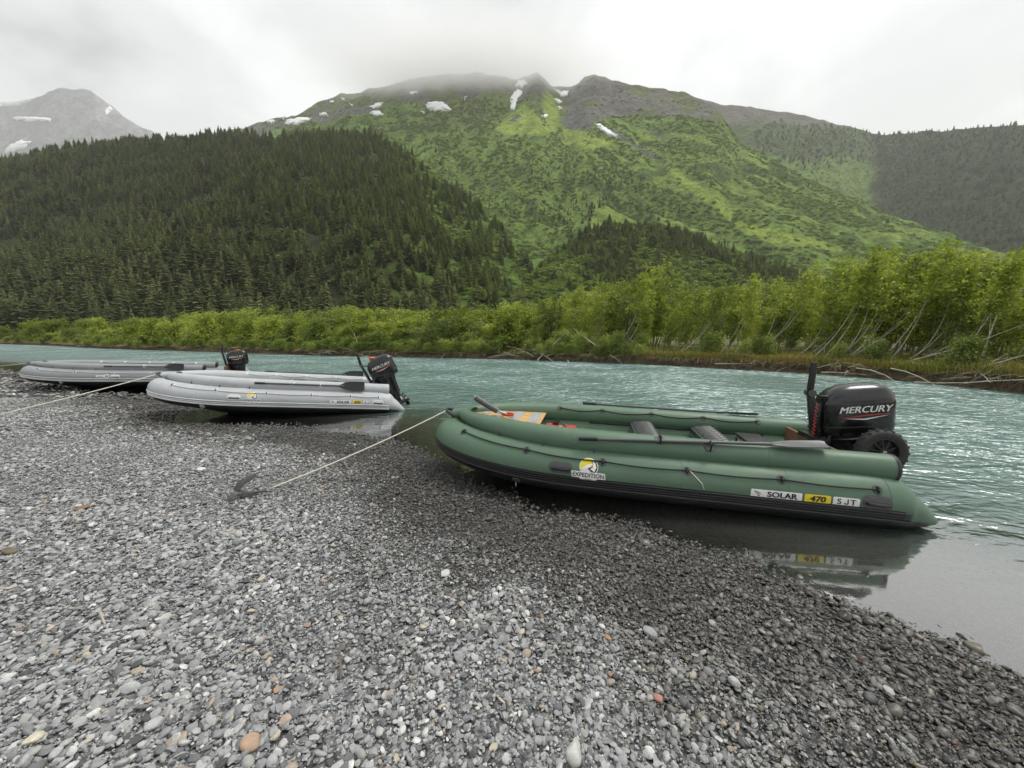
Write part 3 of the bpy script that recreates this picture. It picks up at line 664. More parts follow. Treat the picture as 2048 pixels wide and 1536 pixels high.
# ================================================================== SCATTERING
def scatter_obj(name, P, rot, scl, idx, protos, label, cat, tone=None):
    """one 'stuff' object: prototypes instanced on points"""
    me = bpy.data.meshes.new(name); n = len(P)
    me.vertices.add(n); me.vertices.foreach_set('co', np.asarray(P, np.float32).ravel())
    for nm, arr in (('rot', rot), ('scl', scl)):
        at = me.attributes.new(nm, 'FLOAT_VECTOR', 'POINT'); at.data.foreach_set('vector', np.asarray(arr, np.float32).ravel())
    at = me.attributes.new('pick', 'INT', 'POINT'); at.data.foreach_set('value', np.asarray(idx, np.int32))
    if tone is not None:
        at = me.attributes.new('tone', 'FLOAT', 'POINT'); at.data.foreach_set('value', np.asarray(tone, np.float32))
    me.update()
    c = bpy.data.collections.new(name + '_shapes')
    for k, pm in enumerate(protos):
        o = bpy.data.objects.new('%s_shape_%02d' % (name, k), pm); c.objects.link(o)
    ng = bpy.data.node_groups.new(name, 'GeometryNodeTree')
    ng.interface.new_socket('Geometry', in_out='INPUT', socket_type='NodeSocketGeometry')
    ng.interface.new_socket('Geometry', in_out='OUTPUT', socket_type='NodeSocketGeometry')
    N, L = ng.nodes, ng.links
    gi, go = N.new('NodeGroupInput'), N.new('NodeGroupOutput')
    ins = N.new('GeometryNodeInstanceOnPoints'); ci = N.new('GeometryNodeCollectionInfo')
    ci.inputs['Collection'].default_value = c; ci.inputs['Separate Children'].default_value = True; ci.inputs['Reset Children'].default_value = True
    def attr(nm, t):
        a_ = N.new('GeometryNodeInputNamedAttribute'); a_.data_type = t; a_.inputs['Name'].default_value = nm; return a_.outputs['Attribute']
    ins.inputs['Pick Instance'].default_value = True
    L.new(gi.outputs[0], ins.inputs['Points']); L.new(ci.outputs[0], ins.inputs['Instance'])
    L.new(attr('pick', 'INT'), ins.inputs['Instance Index'])
    e2r = N.new('FunctionNodeEulerToRotation'); L.new(attr('rot', 'FLOAT_VECTOR'), e2r.inputs[0]); L.new(e2r.outputs[0], ins.inputs['Rotation'])
    L.new(attr('scl', 'FLOAT_VECTOR'), ins.inputs['Scale'])
    L.new(ins.outputs[0], go.inputs[0])
    o = obj(name, me); md = o.modifiers.new('scatter', 'NODES'); md.node_group = ng
    return tag(o, label, cat, kind='stuff')
def leaves_geo(C, size, rng, up=0.35, narrow=.62):
    """one bent leaf (two triangles sharing a midrib) per centre"""
    n = len(C); N_ = rng.normal(size=(n, 3)); N_[:, 2] += up; N_ /= np.linalg.norm(N_, axis=1)[:, None]
    A = np.cross(N_, rng.normal(size=(n, 3))); A /= np.linalg.norm(A, axis=1)[:, None]; B = np.cross(N_, A)
    s = (size * rng.uniform(.65, 1.35, n))[:, None]
    V = np.stack([C - A * s * .5, C + B * s * narrow * .5 + N_ * s * .08, C + A * s * .5, C - B * s * narrow * .5 + N_ * s * .08], 1).reshape(-1, 3)
    Q = np.arange(4 * n).reshape(n, 4)
    return V, Q
def leaf_mesh(name, V, Q, tint, mat):
    me = quad_mesh(name, V, Q, mat)
    at = me.attributes.new('tint', 'FLOAT', 'POINT'); at.data.foreach_set('value', np.repeat(tint, Q.shape[1]).astype(np.float32))
    return me
M_NEEDLE = leaf_mat('spruce_needles', (.052, .072, .027), (.185, .22, .09), .2, .7, (.34, .35, .15), (.23, .29, .085))
M_SBARK = simple('spruce_bark', (.07, .055, .04), .9, nscale=3)
M_ALDERFAR = leaf_mat('slope_alder_leaves', (.125, .185, .045), (.21, .285, .066), .3, .6, (.31, .385, .09))
M_LEAF = leaf_mat('alder_leaves', (.07, .11, .018), (.32, .385, .066), .46, .5, (.66, .67, .22))
M_WILLOW = leaf_mat('willow_leaves', (.07, .11, .027), (.28, .35, .08), .44, .5, (.54, .57, .2))
M_OLIVE = leaf_mat('cottonwood_leaves', (.055, .085, .022), (.20, .25, .075), .4, .5, (.46, .49, .2))
M_BARK = simple('pale_alder_bark', (.40, .37, .31), .8, var=.35, nscale=4, bump=.4, bscale=30)
M_DRIFT = simple('bleached_wood', (.44, .40, .33), .85, var=.3, nscale=9, bump=.4, bscale=40)
M_BROWNWOOD = simple('brown_wood', (.16, .115, .075), .9, var=.35, nscale=9)

# ---------------------------------------------------------------- spruces: 1 unit tall, trunk and crown
def spruce(seed, slim, gap=0.0):
    r = np.random.default_rng(seed); V = []; F = []; tint = []
    nw = 21
    for k in range(nw):
        t = .08 + .92 * (k / nw) ** .95; rad = slim * ((1 - t) ** .8) * r.uniform(.75, 1.15) + .008; m = int(r.integers(6, 9))
        for j in range(m):
            if r.random() < gap: continue
            a = 2 * math.pi * (j + r.uniform(-.35, .35)) / m + k * 1.1; L_ = rad * r.uniform(.7, 1.2); w = L_ * r.uniform(.26, .42) + .006
            d = np.array([math.cos(a), math.sin(a), 0]); q = np.array([-d[1], d[0], 0]); z0 = t + r.uniform(-.012, .012); dr = L_ * r.uniform(.08, .42)
            b = len(V)
            V += [d * .004 + [0, 0, z0 + .012], d * L_ * .55 + q * w + [0, 0, z0 - dr * .55], d * L_ + [0, 0, z0 - dr], d * L_ * .55 - q * w + [0, 0, z0 - dr * .55], d * L_ * .45 + [0, 0, z0 + .008]]
            F += [(b, b + 1, b + 2, b + 4), (b, b + 4, b + 2, b + 3)]; tint += [r.random()] * 5
    V.append((0, 0, 1.0)); V.append((.008, 0, .95)); V.append((-.008, 0, .95)); F.append((len(V) - 3, len(V) - 2, len(V) - 1, len(V) - 1)); tint += [.5] * 3
    F = [f if len(set(f)) == 4 else f[:3] for f in F]
    cm = to_mesh('spruce_crown', V, F, M_NEEDLE, False)
    at = cm.attributes.new('tint', 'FLOAT', 'POINT'); at.data.foreach_set('value', np.array(tint, np.float32))
    tv, tf = tube_geo([(0, 0, -.06), (0, 0, .3), (0, 0, .96)], [.016, .012, .002], 6)
    return cm, to_mesh('spruce_trunk', tv, tf, M_SBARK)
SPR = [spruce(20 + i, s, g) for i, (s, g) in enumerate(((.24, 0), (.29, .1), (.34, .05), (.20, .15), (.27, .45), (.37, .3)))]
rg = np.random.default_rng(77)
hp = HILL.scatter(14000, rg); q = proj(hp)
keep = (q[:, 0] > -700) & (q[:, 0] < 1150)
# an open, bushy flank on the right of the hill
flank = in_poly(q[:, 0], q[:, 1], [(740, 240), (830, 290), (950, 370), (1060, 470), (1120, 650), (930, 650), (910, 540), (850, 420), (790, 320)])
hn = fbm(hp[:, 0] / 50 + 8, hp[:, 1] / 50, 3)
keep &= ~(flank & ((rg.random(len(q)) < .35) | (hn < .40))) & ((hn > .30) | (rg.random(len(q)) < .4)); hp = hp[keep]
kp = KNOLL.scatter(3400, rg); q = proj(kp)
kf = in_poly(q[:, 0], q[:, 1], [(1090, 470), (1180, 385), (1300, 380), (1430, 460), (1600, 540), (1760, 660), (1180, 660), (1200, 560), (1150, 520)])
sparse = in_poly(q[:, 0], q[:, 1], [(1040, 440), (1180, 480), (1200, 660), (960, 660)])
kn = fbm(kp[:, 0] / 45 + 3, kp[:, 1] / 45, 3)
kp = kp[(kf & (kn > .5) & (rg.random(len(q)) < .8)) | (kf & (rg.random(len(q)) < .15)) | (sparse & (rg.random(len(q)) < .10))]
rp = RIDGE.scatter(9000, rg); q = proj(rp)
rk = ((q[:, 0] > 1755) & (q[:, 0] < 2900)) | (in_poly(q[:, 0], q[:, 1], [(1490, 270), (1560, 240), (1700, 255), (1780, 270), (1780, 330), (1700, 330), (1620, 345), (1540, 320)]) & (rg.random(len(q)) < .75)) | ((q[:, 0] > 1690) & (q[:, 1] > 400) & (rg.random(len(q)) < .4))
rp = rp[rk]
mp_ = MAIN.scatter(9000, rg); q = proj(mp_)
mn = fbm(mp_[:, 0] / 50 + 13, mp_[:, 1] / 50, 3)
mk = (in_poly(q[:, 0], q[:, 1], [(1040, 340), (1120, 330), (1200, 345), (1200, 372), (1120, 385), (1060, 370)]) & (rg.random(len(q)) < .5)) | (in_poly(q[:, 0], q[:, 1], [(1100, 400), (1200, 330), (1270, 345), (1420, 470), (1560, 530), (1500, 540), (1200, 520), (1060, 460)]) & (mn > .47)) | (in_poly(q[:, 0], q[:, 1], [(780, 250), (900, 300), (1050, 440), (1000, 440), (860, 330)]) & (rg.random(len(q)) < .25)) | ((q[:, 1] > 300) & (rg.random(len(q)) < .01))
mp_ = mp_[mk]
def tree_h(P, lo, hi, rng):
    return rng.uniform(lo, hi, len(P)) * (.75 + .5 * fbm(P[:, 0] / 40, P[:, 1] / 40, 3))
allp = np.concatenate([hp, kp, rp, mp_]); allh = np.concatenate([tree_h(hp, 6, 17, rg), tree_h(kp, 5, 12, rg), tree_h(rp, 7, 16, rg), tree_h(mp_, 5, 11, rg)])
q = proj(allp); qt = proj(allp + np.c_[0 * allh, 0 * allh, allh])
allw = rg.uniform(.75, 1.3, len(allp)) * allh
alli = rg.choice(6, len(allp), p=[.24, .24, .2, .14, .08, .1]); allr = rg.uniform(0, 6.28, len(allp))
# the largest 290 that rise into view are trees of their own, the rest is the forest behind them
tone = np.clip(.15 + (q[:, 0] - 480) / 380, .15, 1) * (q[:, 0] < 1150) + .5 * (q[:, 0] > 1150) * (q[:, 0] < 1600) + .2 * (q[:, 0] > 1700)
tone = np.clip(tone + (fbm(allp[:, 0] / 30, allp[:, 1] / 30, 3) - .5) * 1.1, 0, .9) * rg.uniform(.3, 1.0, len(allp))
show = (q[:, 0] > -30) & (q[:, 0] < 2080) & (qt[:, 1] < 618) & (allp[:, 1] < 330)
size = np.where(show, (q[:, 1] - qt[:, 1]), 0)
big = np.argsort(-size)[:290]
sel = np.zeros(len(allp), bool); sel[big] = True
scatter_obj('conifer_forest', allp[~sel], np.c_[rg.normal(0, .04, len(allr)), rg.normal(0, .04, len(allr)), allr][~sel], np.c_[allw, allw, allh][~sel], alli[~sel], [p[0] for p in SPR], 'dark spruce forest covering the hillsides below the mountain', 'forest', tone[~sel])
for i in big:
    t = empty('spruce_tree', allp[i], (0, 0, float(allr[i]))); t.scale = (allw[i], allw[i], allh[i])
    tag(t, 'tall dark spruce in the front ranks of the forest at the foot of the hill', 'tree', 'spruces in the front ranks of the hillside forest')
    obj('trunk', SPR[alli[i]][1], t); obj('crown', SPR[alli[i]][0], t)

# ---------------------------------------------------------------- alder scrub on the open slopes
def scrub(seed):
    r = np.random.default_rng(seed); n = 130
    u = r.normal(size=(n, 3)); u /= np.linalg.norm(u, axis=1)[:, None]; u[:, 2] = np.abs(u[:, 2])
    C = u * r.uniform(.55, 1.0, n)[:, None] * np.array([1, 1, .75]); C *= 1 + .35 * (vnoise(u[:, 0] * 2 + seed, u[:, 1] * 2 + 5)[:, None] - .5)
    V, Q = leaves_geo(C, .42, r, .6, .8)
    return leaf_mesh('scrub', V, Q, np.clip(.25 + C[:, 2] * .5 + r.uniform(-.25, .25, n), 0, 1), M_ALDERFAR)
SCR = [scrub(40 + i) for i in range(4)]
sp_ = MAIN.scatter(34000, rg); q = jitter(sp_, proj(sp_), 25, 60)
ok = (q[:, 0] > 500) & (q[:, 0] < 2150) & (q[:, 1] < 640) & (~in_poly(q[:, 0], q[:, 1], P_ROCK) | (rg.random(len(q)) < .05))
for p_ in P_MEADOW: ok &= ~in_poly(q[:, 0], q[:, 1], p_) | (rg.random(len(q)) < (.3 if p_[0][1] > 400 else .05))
for p_ in P_SCREE: ok &= ~in_poly(q[:, 0], q[:, 1], p_)
st_ = fbm((sp_[:, 0] + sp_[:, 1]) / 26, (sp_[:, 0] - sp_[:, 1]) / 190, 4)
ok &= np.where(q[:, 0] > 1150, st_ < .56, fbm(sp_[:, 0] / 22 + 50, sp_[:, 1] / 22, 3) < .60)
sp_ = sp_[ok]
s2 = KNOLL.scatter(6500, rg); s3 = HILL.scatter(15000, rg); q3 = proj(s3)
s3 = s3[in_poly(q3[:, 0], q3[:, 1], [(740, 250), (830, 290), (950, 380), (1060, 480), (1120, 660), (900, 660), (900, 520), (840, 400), (760, 320)]) | (rg.random(len(s3)) < .08)]
s4 = RIDGE.scatter(7000, rg); q4 = proj(s4); s4 = s4[(q4[:, 0] > 1380) & (q4[:, 0] < 1900) & (q4[:, 1] > 262) & (rg.random(len(s4)) < .9)]
sp_ = np.concatenate([sp_, s2, s3, s4]); n_ = len(sp_)
sw = rg.uniform(2.0, 5.2, n_) * (.7 + .6 * fbm(sp_[:, 0] / 70, sp_[:, 1] / 70, 3))
scatter_obj('alder_scrub', sp_ - np.c_[0 * sw, 0 * sw, sw * .15], np.c_[rg.normal(0, .15, n_), rg.normal(0, .15, n_), rg.uniform(0, 6.28, n_)], np.c_[sw, sw, sw * rg.uniform(.45, .8, n_)], rg.integers(0, 4, n_), SCR, 'green alder scrub spread over the open mountain slopes', 'scrub')

# ---------------------------------------------------------------- riverside alders: 1 unit = 1 m, about 6 m tall
def alder(seed, H, lean, nstem, bare, spread, nleaf, leaf, mat, stem_r=.055):
    r = np.random.default_rng(seed); MBt = MB(); C = []; ti = []
    for s in range(nstem):
        a = r.uniform(0, 6.28); base = np.array([math.cos(a), math.sin(a), 0]) * r.uniform(0, .35) * (nstem > 1)
        h = H * r.uniform(.72, 1.0) if s else H
        out = np.array([math.cos(a), math.sin(a), 0]) * r.uniform(.02, .22)
        ln = lean * r.uniform(.7, 1.3)
        path = []
        ph = r.uniform(0, 6.28)
        for k in range(10):
            t = k / 9
            path.append(base + np.array([0, 0, h * (t if lean < .3 else (.5 * t + .5 * t * t))]) + out * h * t + np.array([ln * h * (t if lean < .3 else 1.75 * t - .75 * t * t), 0, 0]) + np.array([math.sin(ph + 4 * t), math.cos(ph * 1.7 + 3 * t), 0]) * (.07 if lean < .3 else .16) * h / 6)
        path[0] = path[0] - np.array([0, 0, .25])
        rr = [stem_r * H / 6 * (1 - .86 * k / 9) for k in range(10)]
        MBt.tube(path, rr, 6, True)
        P_ = np.array(path)
        nb = 17
        for b in range(nb):
            t = bare + (1 - bare) * (b + r.random()) / nb; k = t * 9; k0 = int(min(8, k)); p0 = P_[k0] * (1 - (k - k0)) + P_[k0 + 1] * (k - k0)
            an = r.uniform(0, 6.28); L_ = spread * (1.15 - .75 * t) * r.uniform(.5, 1.2)
            d = np.array([math.cos(an) + .35 * (lean > .1), math.sin(an), r.uniform(.15, .9)]); d /= np.linalg.norm(d)
            p1 = p0 + d * L_ * .55; p2 = p0 + d * L_ + np.array([0, 0, -.12 * L_])
            MBt.tube([p0, p1, p2], [.02 * H / 6, .012, .005], 4, False)
            m = int(nleaf / (nb * nstem))
            tt_ = r.uniform(.1, 1.1, m) ** .8
            cl = p0 + (p2 - p0) * tt_[:, None] + r.normal(0, .11 + .10 * spread / 1.5, (m, 3)) * np.array([1, 1, .8])
            C.append(cl); ti.append(np.clip(r.uniform(.15, .65) + r.normal(0, .2, m), 0, 1))
    C = np.concatenate(C); ti = np.concatenate(ti)
    V, Q = leaves_geo(C, leaf, r, .45)
    me = to_mesh('alder_trunk', MBt.V, MBt.F, M_BARK)
    return leaf_mesh('alder_crown', V, Q, ti, mat), me, float(C[:, 2].max())
ALD = [alder(100 + i, 6.0, (.10, .2, .28, .05, .16)[i], (3, 2, 3, 4, 2)[i], .16, (1.35, 1.2, 1.3, 1.5, 1.25)[i], 2500, .19, M_LEAF) for i in range(5)]
LEAN = [alder(120 + i, 6.0, (.50, .38, .58)[i], (3, 2, 3)[i], .66, 1.1, 1500, .18, M_LEAF, .032) for i in range(3)]
BUSH = [alder(140 + i, 2.2, .05, 6, .05, 1.0, 2000, .15, M_WILLOW, .03) for i in range(3)]
ROUND = [alder(150 + i, 3.6, .08, 5, .03, 1.5, 3600, .19, (M_LEAF, M_OLIVE, M_LEAF, M_WILLOW)[i], .045) for i in range(4)]
ALD += [alder(106 + i, 6.0, (.15, .24)[i], 3, .16, 1.3, 2400, .19, (M_OLIVE, M_WILLOW)[i]) for i in range(2)]
TOP = np.array([(-400, 640), (0, 632), (100, 634), (180, 624), (300, 613), (420, 609), (560, 613), (680, 612), (760, 622), (850, 606), (930, 592), (1000, 584), (1060, 562), (1120, 558), (1180, 528), (1240, 556), (1330, 566), (1420, 572), (1490, 548), (1540, 512), (1600, 500), (1700, 486), (1760, 492), (1850, 500), (1930, 484), (1990, 462), (2048, 468), (2500, 440)], float)
def plant(proto, name, px, off, hpx, label, cat, group, rz=None, lean_ok=True, hmax=99):
    """put a tree of the right height at photo column px, off metres behind the edge"""
    i = bank_index(px); x, y, z = map(float, bank_point(i, off))
    c, yy, zz = ray(px, hpx); topz = CAM_H + zz / yy * y
    H = min(hmax, max(.7, topz - z)); k = H / proto[2]
    t = empty(name, (x, y, z - .03), (0, 0, random.uniform(-.5, .5) if rz is None else rz)); wd = 1.0 if px > 1000 else 1.35; t.scale = (k * wd * random.uniform(.9, 1.15), k * wd, k)
    tag(t, label, cat, group); obj('trunk', proto[1], t); obj('crown', proto[0], t)
    return t
rt = random.Random(3)
px = -60.0
while px < 2110:                                           # back rank reaches the top of the thicket
    for off, lo, hi in ((rt.uniform(9, 13), .86, 1.06), (rt.uniform(5.5, 8), .70, 1.0)):
        hp_ = np.interp(px, TOP[:, 0], TOP[:, 1]); base = 690
        plant(rt.choice(ALD if px > 1000 else ROUND), 'alder_tree', px + rt.uniform(-9, 9), off, base - (base - hp_) * rt.uniform(lo, hi), 'leafy green alder standing in the rear of the thicket across the river', 'tree', 'alders in the rear of the far bank thicket')
    px += 27
px = -50.0
while px < 2110:                                           # front rank, lower
    hp_ = np.interp(px, TOP[:, 0], TOP[:, 1]); base = 695; right = px > 1350
    plant(rt.choice(ALD if px > 1000 else ROUND), 'alder_tree', px, rt.uniform(2.2, 4.6) if px > 1000 else rt.uniform(1.2, 3), base - (base - hp_) * (rt.uniform(.45, .75) if right else rt.uniform(.55, .88)), 'leafy green alder in the front of the thicket, just behind the bank grass', 'tree', 'alders in the front of the far bank thicket')
    px += rt.uniform(24, 40)
# pale leaning stems on the right
for k, (px, off, hp_, pr, rz, lab) in enumerate([
        (1482, 1.2, 520, 0, .0, 'pale-stemmed alder leaning far right, leftmost of the leaning trunks on the cut bank'),
        (1560, 1.6, 510, 2, .15, 'slanting pale alder beside the leftmost leaning trunk on the cut bank'),
        (1612, 1.0, 495, 1, .0, 'forked pale alder rising from the cut bank behind the tiller of the green boat'),
        (1655, 1.8, 490, 0, -.2, 'thin pale alder leaning right, above the tangle of roots'),
        (1722, 1.3, 482, 1, .1, 'tall curved pale alder above the motor cowl of the green boat'),
        (1745, 1.7, 500, 2, .0, 'bent pale alder just right of the tall curved one'),
        (1800, 2.2, 490, 0, .2, 'pale alder leaning right behind the grassy part of the bank'),
        (1640, .7, 520, 2, .1, 'slender slanting alder just behind the grip of the upright tiller'),
        (1425, .8, 545, 1, .1, 'slim leaning alder at the left end of the open grassy bank'),
        (1340, .9, 560, 0, .0, 'leaning pale alder left of the open grassy bank'),
        (1850, .9, 500, 1, .2, 'pale leaning alder between the bent one and the upright trunk'),
        (1215, .8, 545, 1, .1, 'thin leaning alder above the pale pole on the far bank'),
        (1985, 2.0, 455, 0, .0, 'leaning alder near the right edge of the picture')]):
    plant(LEAN[pr], 'leaning_alder', px, off, hp_, lab, 'tree', None, rz)
plant(alder(133, 6.0, .03, 1, .55, 1.0, 1500, .15, M_LEAF, .06), 'upright_alder', 1889, 1.6, 520, 'upright straight pale alder trunk among leaning ones on the right', 'tree', None, 0)
px = -40.0
while px < 2100:                                           # low willows along the edge
    if not (1240 < px < 1480 and rt.random() < .7) and not (1480 < px and rt.random() < .86):
        hpx = 712 - rt.uniform(30, 62) * (1.0 if px > 600 else .75)
        plant(rt.choice(BUSH), 'willow_bush', px, rt.uniform(.3, 2.2), hpx, 'low green willow bush at the edge of the far bank', 'bush', 'willow bushes along the far bank', hmax=2.0)
    px += rt.uniform(14, 30)

px = -40.0
while px < 1290:                                           # willows overhanging the water left of the open bank
    if not 1000 < px < 1050:
        plant(rt.choice(BUSH), 'willow_bush', px, rt.uniform(-.15, .5), 708 - rt.uniform(14, 34), 'willow bush leaning out over the water from the far bank', 'bush', 'willow bushes overhanging the river', hmax=1.5)
    px += rt.uniform(13, 32)

# ---------------------------------------------------------------- grass and hanging roots on the far bank
def blades(n, i_lo, i_hi, o_fn, h_fn, w, droop, pal, seed, name, label, zoff=0.0, gap=None):
    r = np.random.default_rng(seed); i = r.uniform(i_lo, i_hi, n); o = o_fn(r, n)
    if gap is not None:
        k = gap(i, o, r); i, o = i[k], o[k]; n = len(i)
    x, y, z = bank_point(i, o); z = z + zoff; h = h_fn(r, n, i, o); a = r.uniform(0, 6.28, n)
    d = np.stack([np.cos(a), np.sin(a)], 1); bend = r.uniform(.1, .7, n) * h
    B = np.stack([x, y, z - .05], 1); w_ = w * r.uniform(.6, 1.4, n)
    sx = np.stack([-d[:, 1] * w_, d[:, 0] * w_, 0 * w_], 1)
    M_ = B + np.c_[d * (bend * .35)[:, None], h * .6]; T_ = B + np.c_[d * bend[:, None], h * (1 - droop * r.random(n))]
    V = np.stack([B - sx, B + sx, M_ + sx * .7, M_ - sx * .7, T_], 1).reshape(-1, 3)
    k = np.arange(n)[:, None] * 5
    Q = np.concatenate([k + [0, 1, 2, 3], k + [3, 2, 4, 4]], 0)
    me = bpy.data.meshes.new(name); me.from_pydata(V.tolist(), [], [tuple(f) if f[2] != f[3] else (f[0], f[1], f[2]) for f in Q.tolist()]); me.materials.append(pal)
    at = me.attributes.new('tint', 'FLOAT', 'POINT'); tv = np.clip(fbm(i * .25, o * 1.2, 3) * .9 + r.uniform(-.3, .3, n) + .15 * (o < .6), 0, 1); at.data.foreach_set('value', np.repeat(tv, 5).astype(np.float32))
    return tag(obj(name, me), label, 'grass', kind='stuff')
def grass_mat(name, pts):
    m, n, l = mat_new(name); out = nd(n, 'ShaderNodeOutputMaterial'); p = nd(n, 'ShaderNodeBsdfPrincipled', {'Roughness': .7}); at = nd(n, 'ShaderNodeAttribute', attribute_name='tint')
    r = ramp(n, pts); l.new(at.outputs['Fac'], r.inputs[0]); l.new(r.outputs[0], p.inputs['Base Color'])
    t = nd(n, 'ShaderNodeBsdfTranslucent'); l.new(r.outputs[0], t.inputs['Color']); mx = nd(n, 'ShaderNodeMixShader', {0: .3}); l.new(p.outputs[0], mx.inputs[1]); l.new(t.outputs[0], mx.inputs[2]); l.new(mx.outputs[0], out.inputs[0]); return m
M_GRASS = grass_mat('bank_grass_blades', [(0, (.10, .15, .02)), (.4, (.21, .24, .035)), (.7, (.32, .27, .06)), (1, (.36, .24, .10))])
M_DRY = grass_mat('dry_roots', [(0, (.07, .05, .028)), (.5, (.22, .155, .08)), (1, (.42, .33, .20))])
iR, iL = bank_index(2250), bank_index(-150)
lo_, hi_ = min(iR, iL), max(iR, iL)
blades(30000, lo_, hi_, lambda r, n: .0 + r.gamma(1.4, 1.0, n), lambda r, n, i, o: r.uniform(.25, .6, n) * np.clip(.6 + .3 * o, .6, 1.3), .014, .35, M_GRASS, 5, 'bank_grass', 'yellow-green grass growing along the top of the far bank')
iR2 = bank_index(1250); l2, h2 = min(iR, iR2), max(iR, iR2)
blades(22000, l2, h2, lambda r, n: -.05 + r.gamma(1.3, .9, n), lambda r, n, i, o: r.uniform(.18, .45, n), .010, .4, M_GRASS, 6, 'bank_grass', 'short tawny grass on the right-hand stretch of the far bank')
# roots and dead grass hanging down the cut
def hanging(n, seed):
    r = np.random.default_rng(seed); i = r.uniform(lo_, hi_, n); k = (vnoise(i * .12, i * 0 + 4) > .38); i = i[k]; n = len(i)
    o = r.uniform(-.02, .25, n); x, y, z = bank_point(i, o); nx, ny = np.interp(i, BI, FN[:, 0]), np.interp(i, BI, FN[:, 1])
    L_ = r.uniform(.12, .7, n); side = r.normal(0, .42, n); tx, ty = -ny, nx
    B = np.stack([x, y, z + .03], 1); out = r.uniform(.05, .4, n)
    M_ = B + np.stack([-nx * out + tx * side * .5, -ny * out + ty * side * .5, -L_ * .35], 1); T_ = B + np.stack([-nx * out * 1.1 + tx * side, -ny * out * 1.1 + ty * side, -L_], 1); T_[:, 2] = np.maximum(T_[:, 2], .0)
    w = r.uniform(.003, .010, n); sx = np.stack([tx * w, ty * w, w * .6], 1)
    V = np.stack([B - sx, B + sx, M_ + sx, M_ - sx, T_], 1).reshape(-1, 3); k = (np.arange(n) * 5).tolist(); F = []
    for b in k: F += [(b, b + 1, b + 2, b + 3), (b + 3, b + 2, b + 4)]
    me = bpy.data.meshes.new('hanging_roots'); me.from_pydata(V.tolist(), [], F); me.materials.append(M_DRY)
    at = me.attributes.new('tint', 'FLOAT', 'POINT'); at.data.foreach_set('value', np.repeat(r.random(n), 5).astype(np.float32))
    return tag(obj('hanging_roots', me), 'dry roots and dead grass hanging over the eroded bank', 'roots', kind='stuff')
hanging(6500, 8)

# ---------------------------------------------------------------- driftwood and dead branches along the far bank
def branch(px, off, z0, L_, az, el, r0, label, mat=None, twigs=4, seed=0, group=None, sag=.25):
    r = random.Random(seed); i = bank_index(px); x, y, z = map(float, bank_point(i, off)); z = z if z0 is None else z0
    az += math.atan2(-np.interp(i, BI, ft[:, 1]), -np.interp(i, BI, ft[:, 0]))      # az 0 runs along the bank, + turns inland
    p = Vector((0, 0, 0)); d = Vector((math.cos(az) * math.cos(el), math.sin(az) * math.cos(el), math.sin(el))); P_ = [p.copy()]; m = MB()
    for k in range(7):
        d = (d + Vector((r.uniform(-.12, .12), r.uniform(-.12, .12), -sag * .12 + r.uniform(-.08, .08)))).normalized(); p = p + d * L_ / 7; P_.append(p.copy())
    m.tube(P_, [r0 * (1 - .8 * k / 7) for k in range(8)], 6)
    for k in range(twigs):
        b = r.randint(2, 6); dd = (d + Vector((r.uniform(-1, 1), r.uniform(-1, 1), r.uniform(-.4, .9)))).normalized(); l_ = L_ * r.uniform(.12, .32); q1 = P_[b] + dd * l_ * .5 + Vector((0, 0, r.uniform(-.05, .05))); m.tube([P_[b], q1, q1 + (dd + Vector((0, 0, r.uniform(-.5, .3)))).normalized() * l_ * .5], [r0 * .4, r0 * .28, r0 * .1], 5)
    o = m.build('driftwood_branch', mat or M_DRIFT); o.location = (x, y, z)
    return tag(o, label, 'branch', group)
branch(1720, -.35, .35, 3.2, -.15, .12, .024, 'long bleached branch arching over the water behind the motor', seed=1, sag=1.8)
branch(1790, -.3, .42, 2.8, -.1, .1, .022, 'pale curved branch drooping to the river right of the motor cowl', seed=2, sag=1.6)
branch(1650, -.5, .12, 2.6, .3, .10, .02, 'thin pale branch lying level above the water beside the tiller', seed=3, sag=.1, twigs=6)
branch(1890, .4, .35, 2.4, .15, .45, .034, 'stout bleached snag sloping up out of the right-hand bank', seed=4, sag=-.2, twigs=3)
branch(1850, -.5, .05, 4.2, -.02, .02, .02, 'long grey log lying along the waterline at the right', seed=5, sag=.0, twigs=5)
branch(1432, -.25, .22, 1.6, .0, .06, .022, 'straight whitish stick jutting level from the dark cut bank', seed=6, sag=.1, twigs=1)
branch(1210, .1, .3, 2.6, 2.7, .75, .05, 'bare pale pole leaning left out of the bank', seed=7, sag=-.1, twigs=2)
branch(1080, -.4, .0, 2.6, .9, .8, .05, 'bare pole rising from the waterline, leaning right into the bushes', seed=8, sag=0, twigs=2)
branch(1042, .6, .9, 3.0, -.5, -.25, .045, 'grey dead limb sloping down over the bank grass', seed=9, sag=.2, twigs=6)
branch(885, -.2, .0, 2.2, .9, .75, .03, 'slim pale stick slanting up beside the grass gap', seed=10, sag=0, twigs=0)
branch(1145, -.6, -.05, 1.1, 2.2, 1.1, .03, 'small hooked branch curling out of the water', seed=11, sag=4.5, twigs=0)
branch(715, .2, .35, 3.4, 2.3, .8, .035, 'bent grey stem leaning left above the brush pile', seed=12, sag=.6, twigs=3)
branch(160, -.2, .15, 4.5, .2, .02, .06, 'weathered log lying along the foot of the far left bank', seed=13, sag=0, twigs=4)
branch(1760, .9, None, 3.2, .25, .4, .028, 'fallen pale trunk propped in the thicket behind the bank grass', seed=14, sag=-.2, twigs=3)
branch(1835, 1.6, None, 3.0, .2, .35, .028, 'grey fallen stem crossing low in front of the upright alder', seed=15, sag=0, twigs=3)
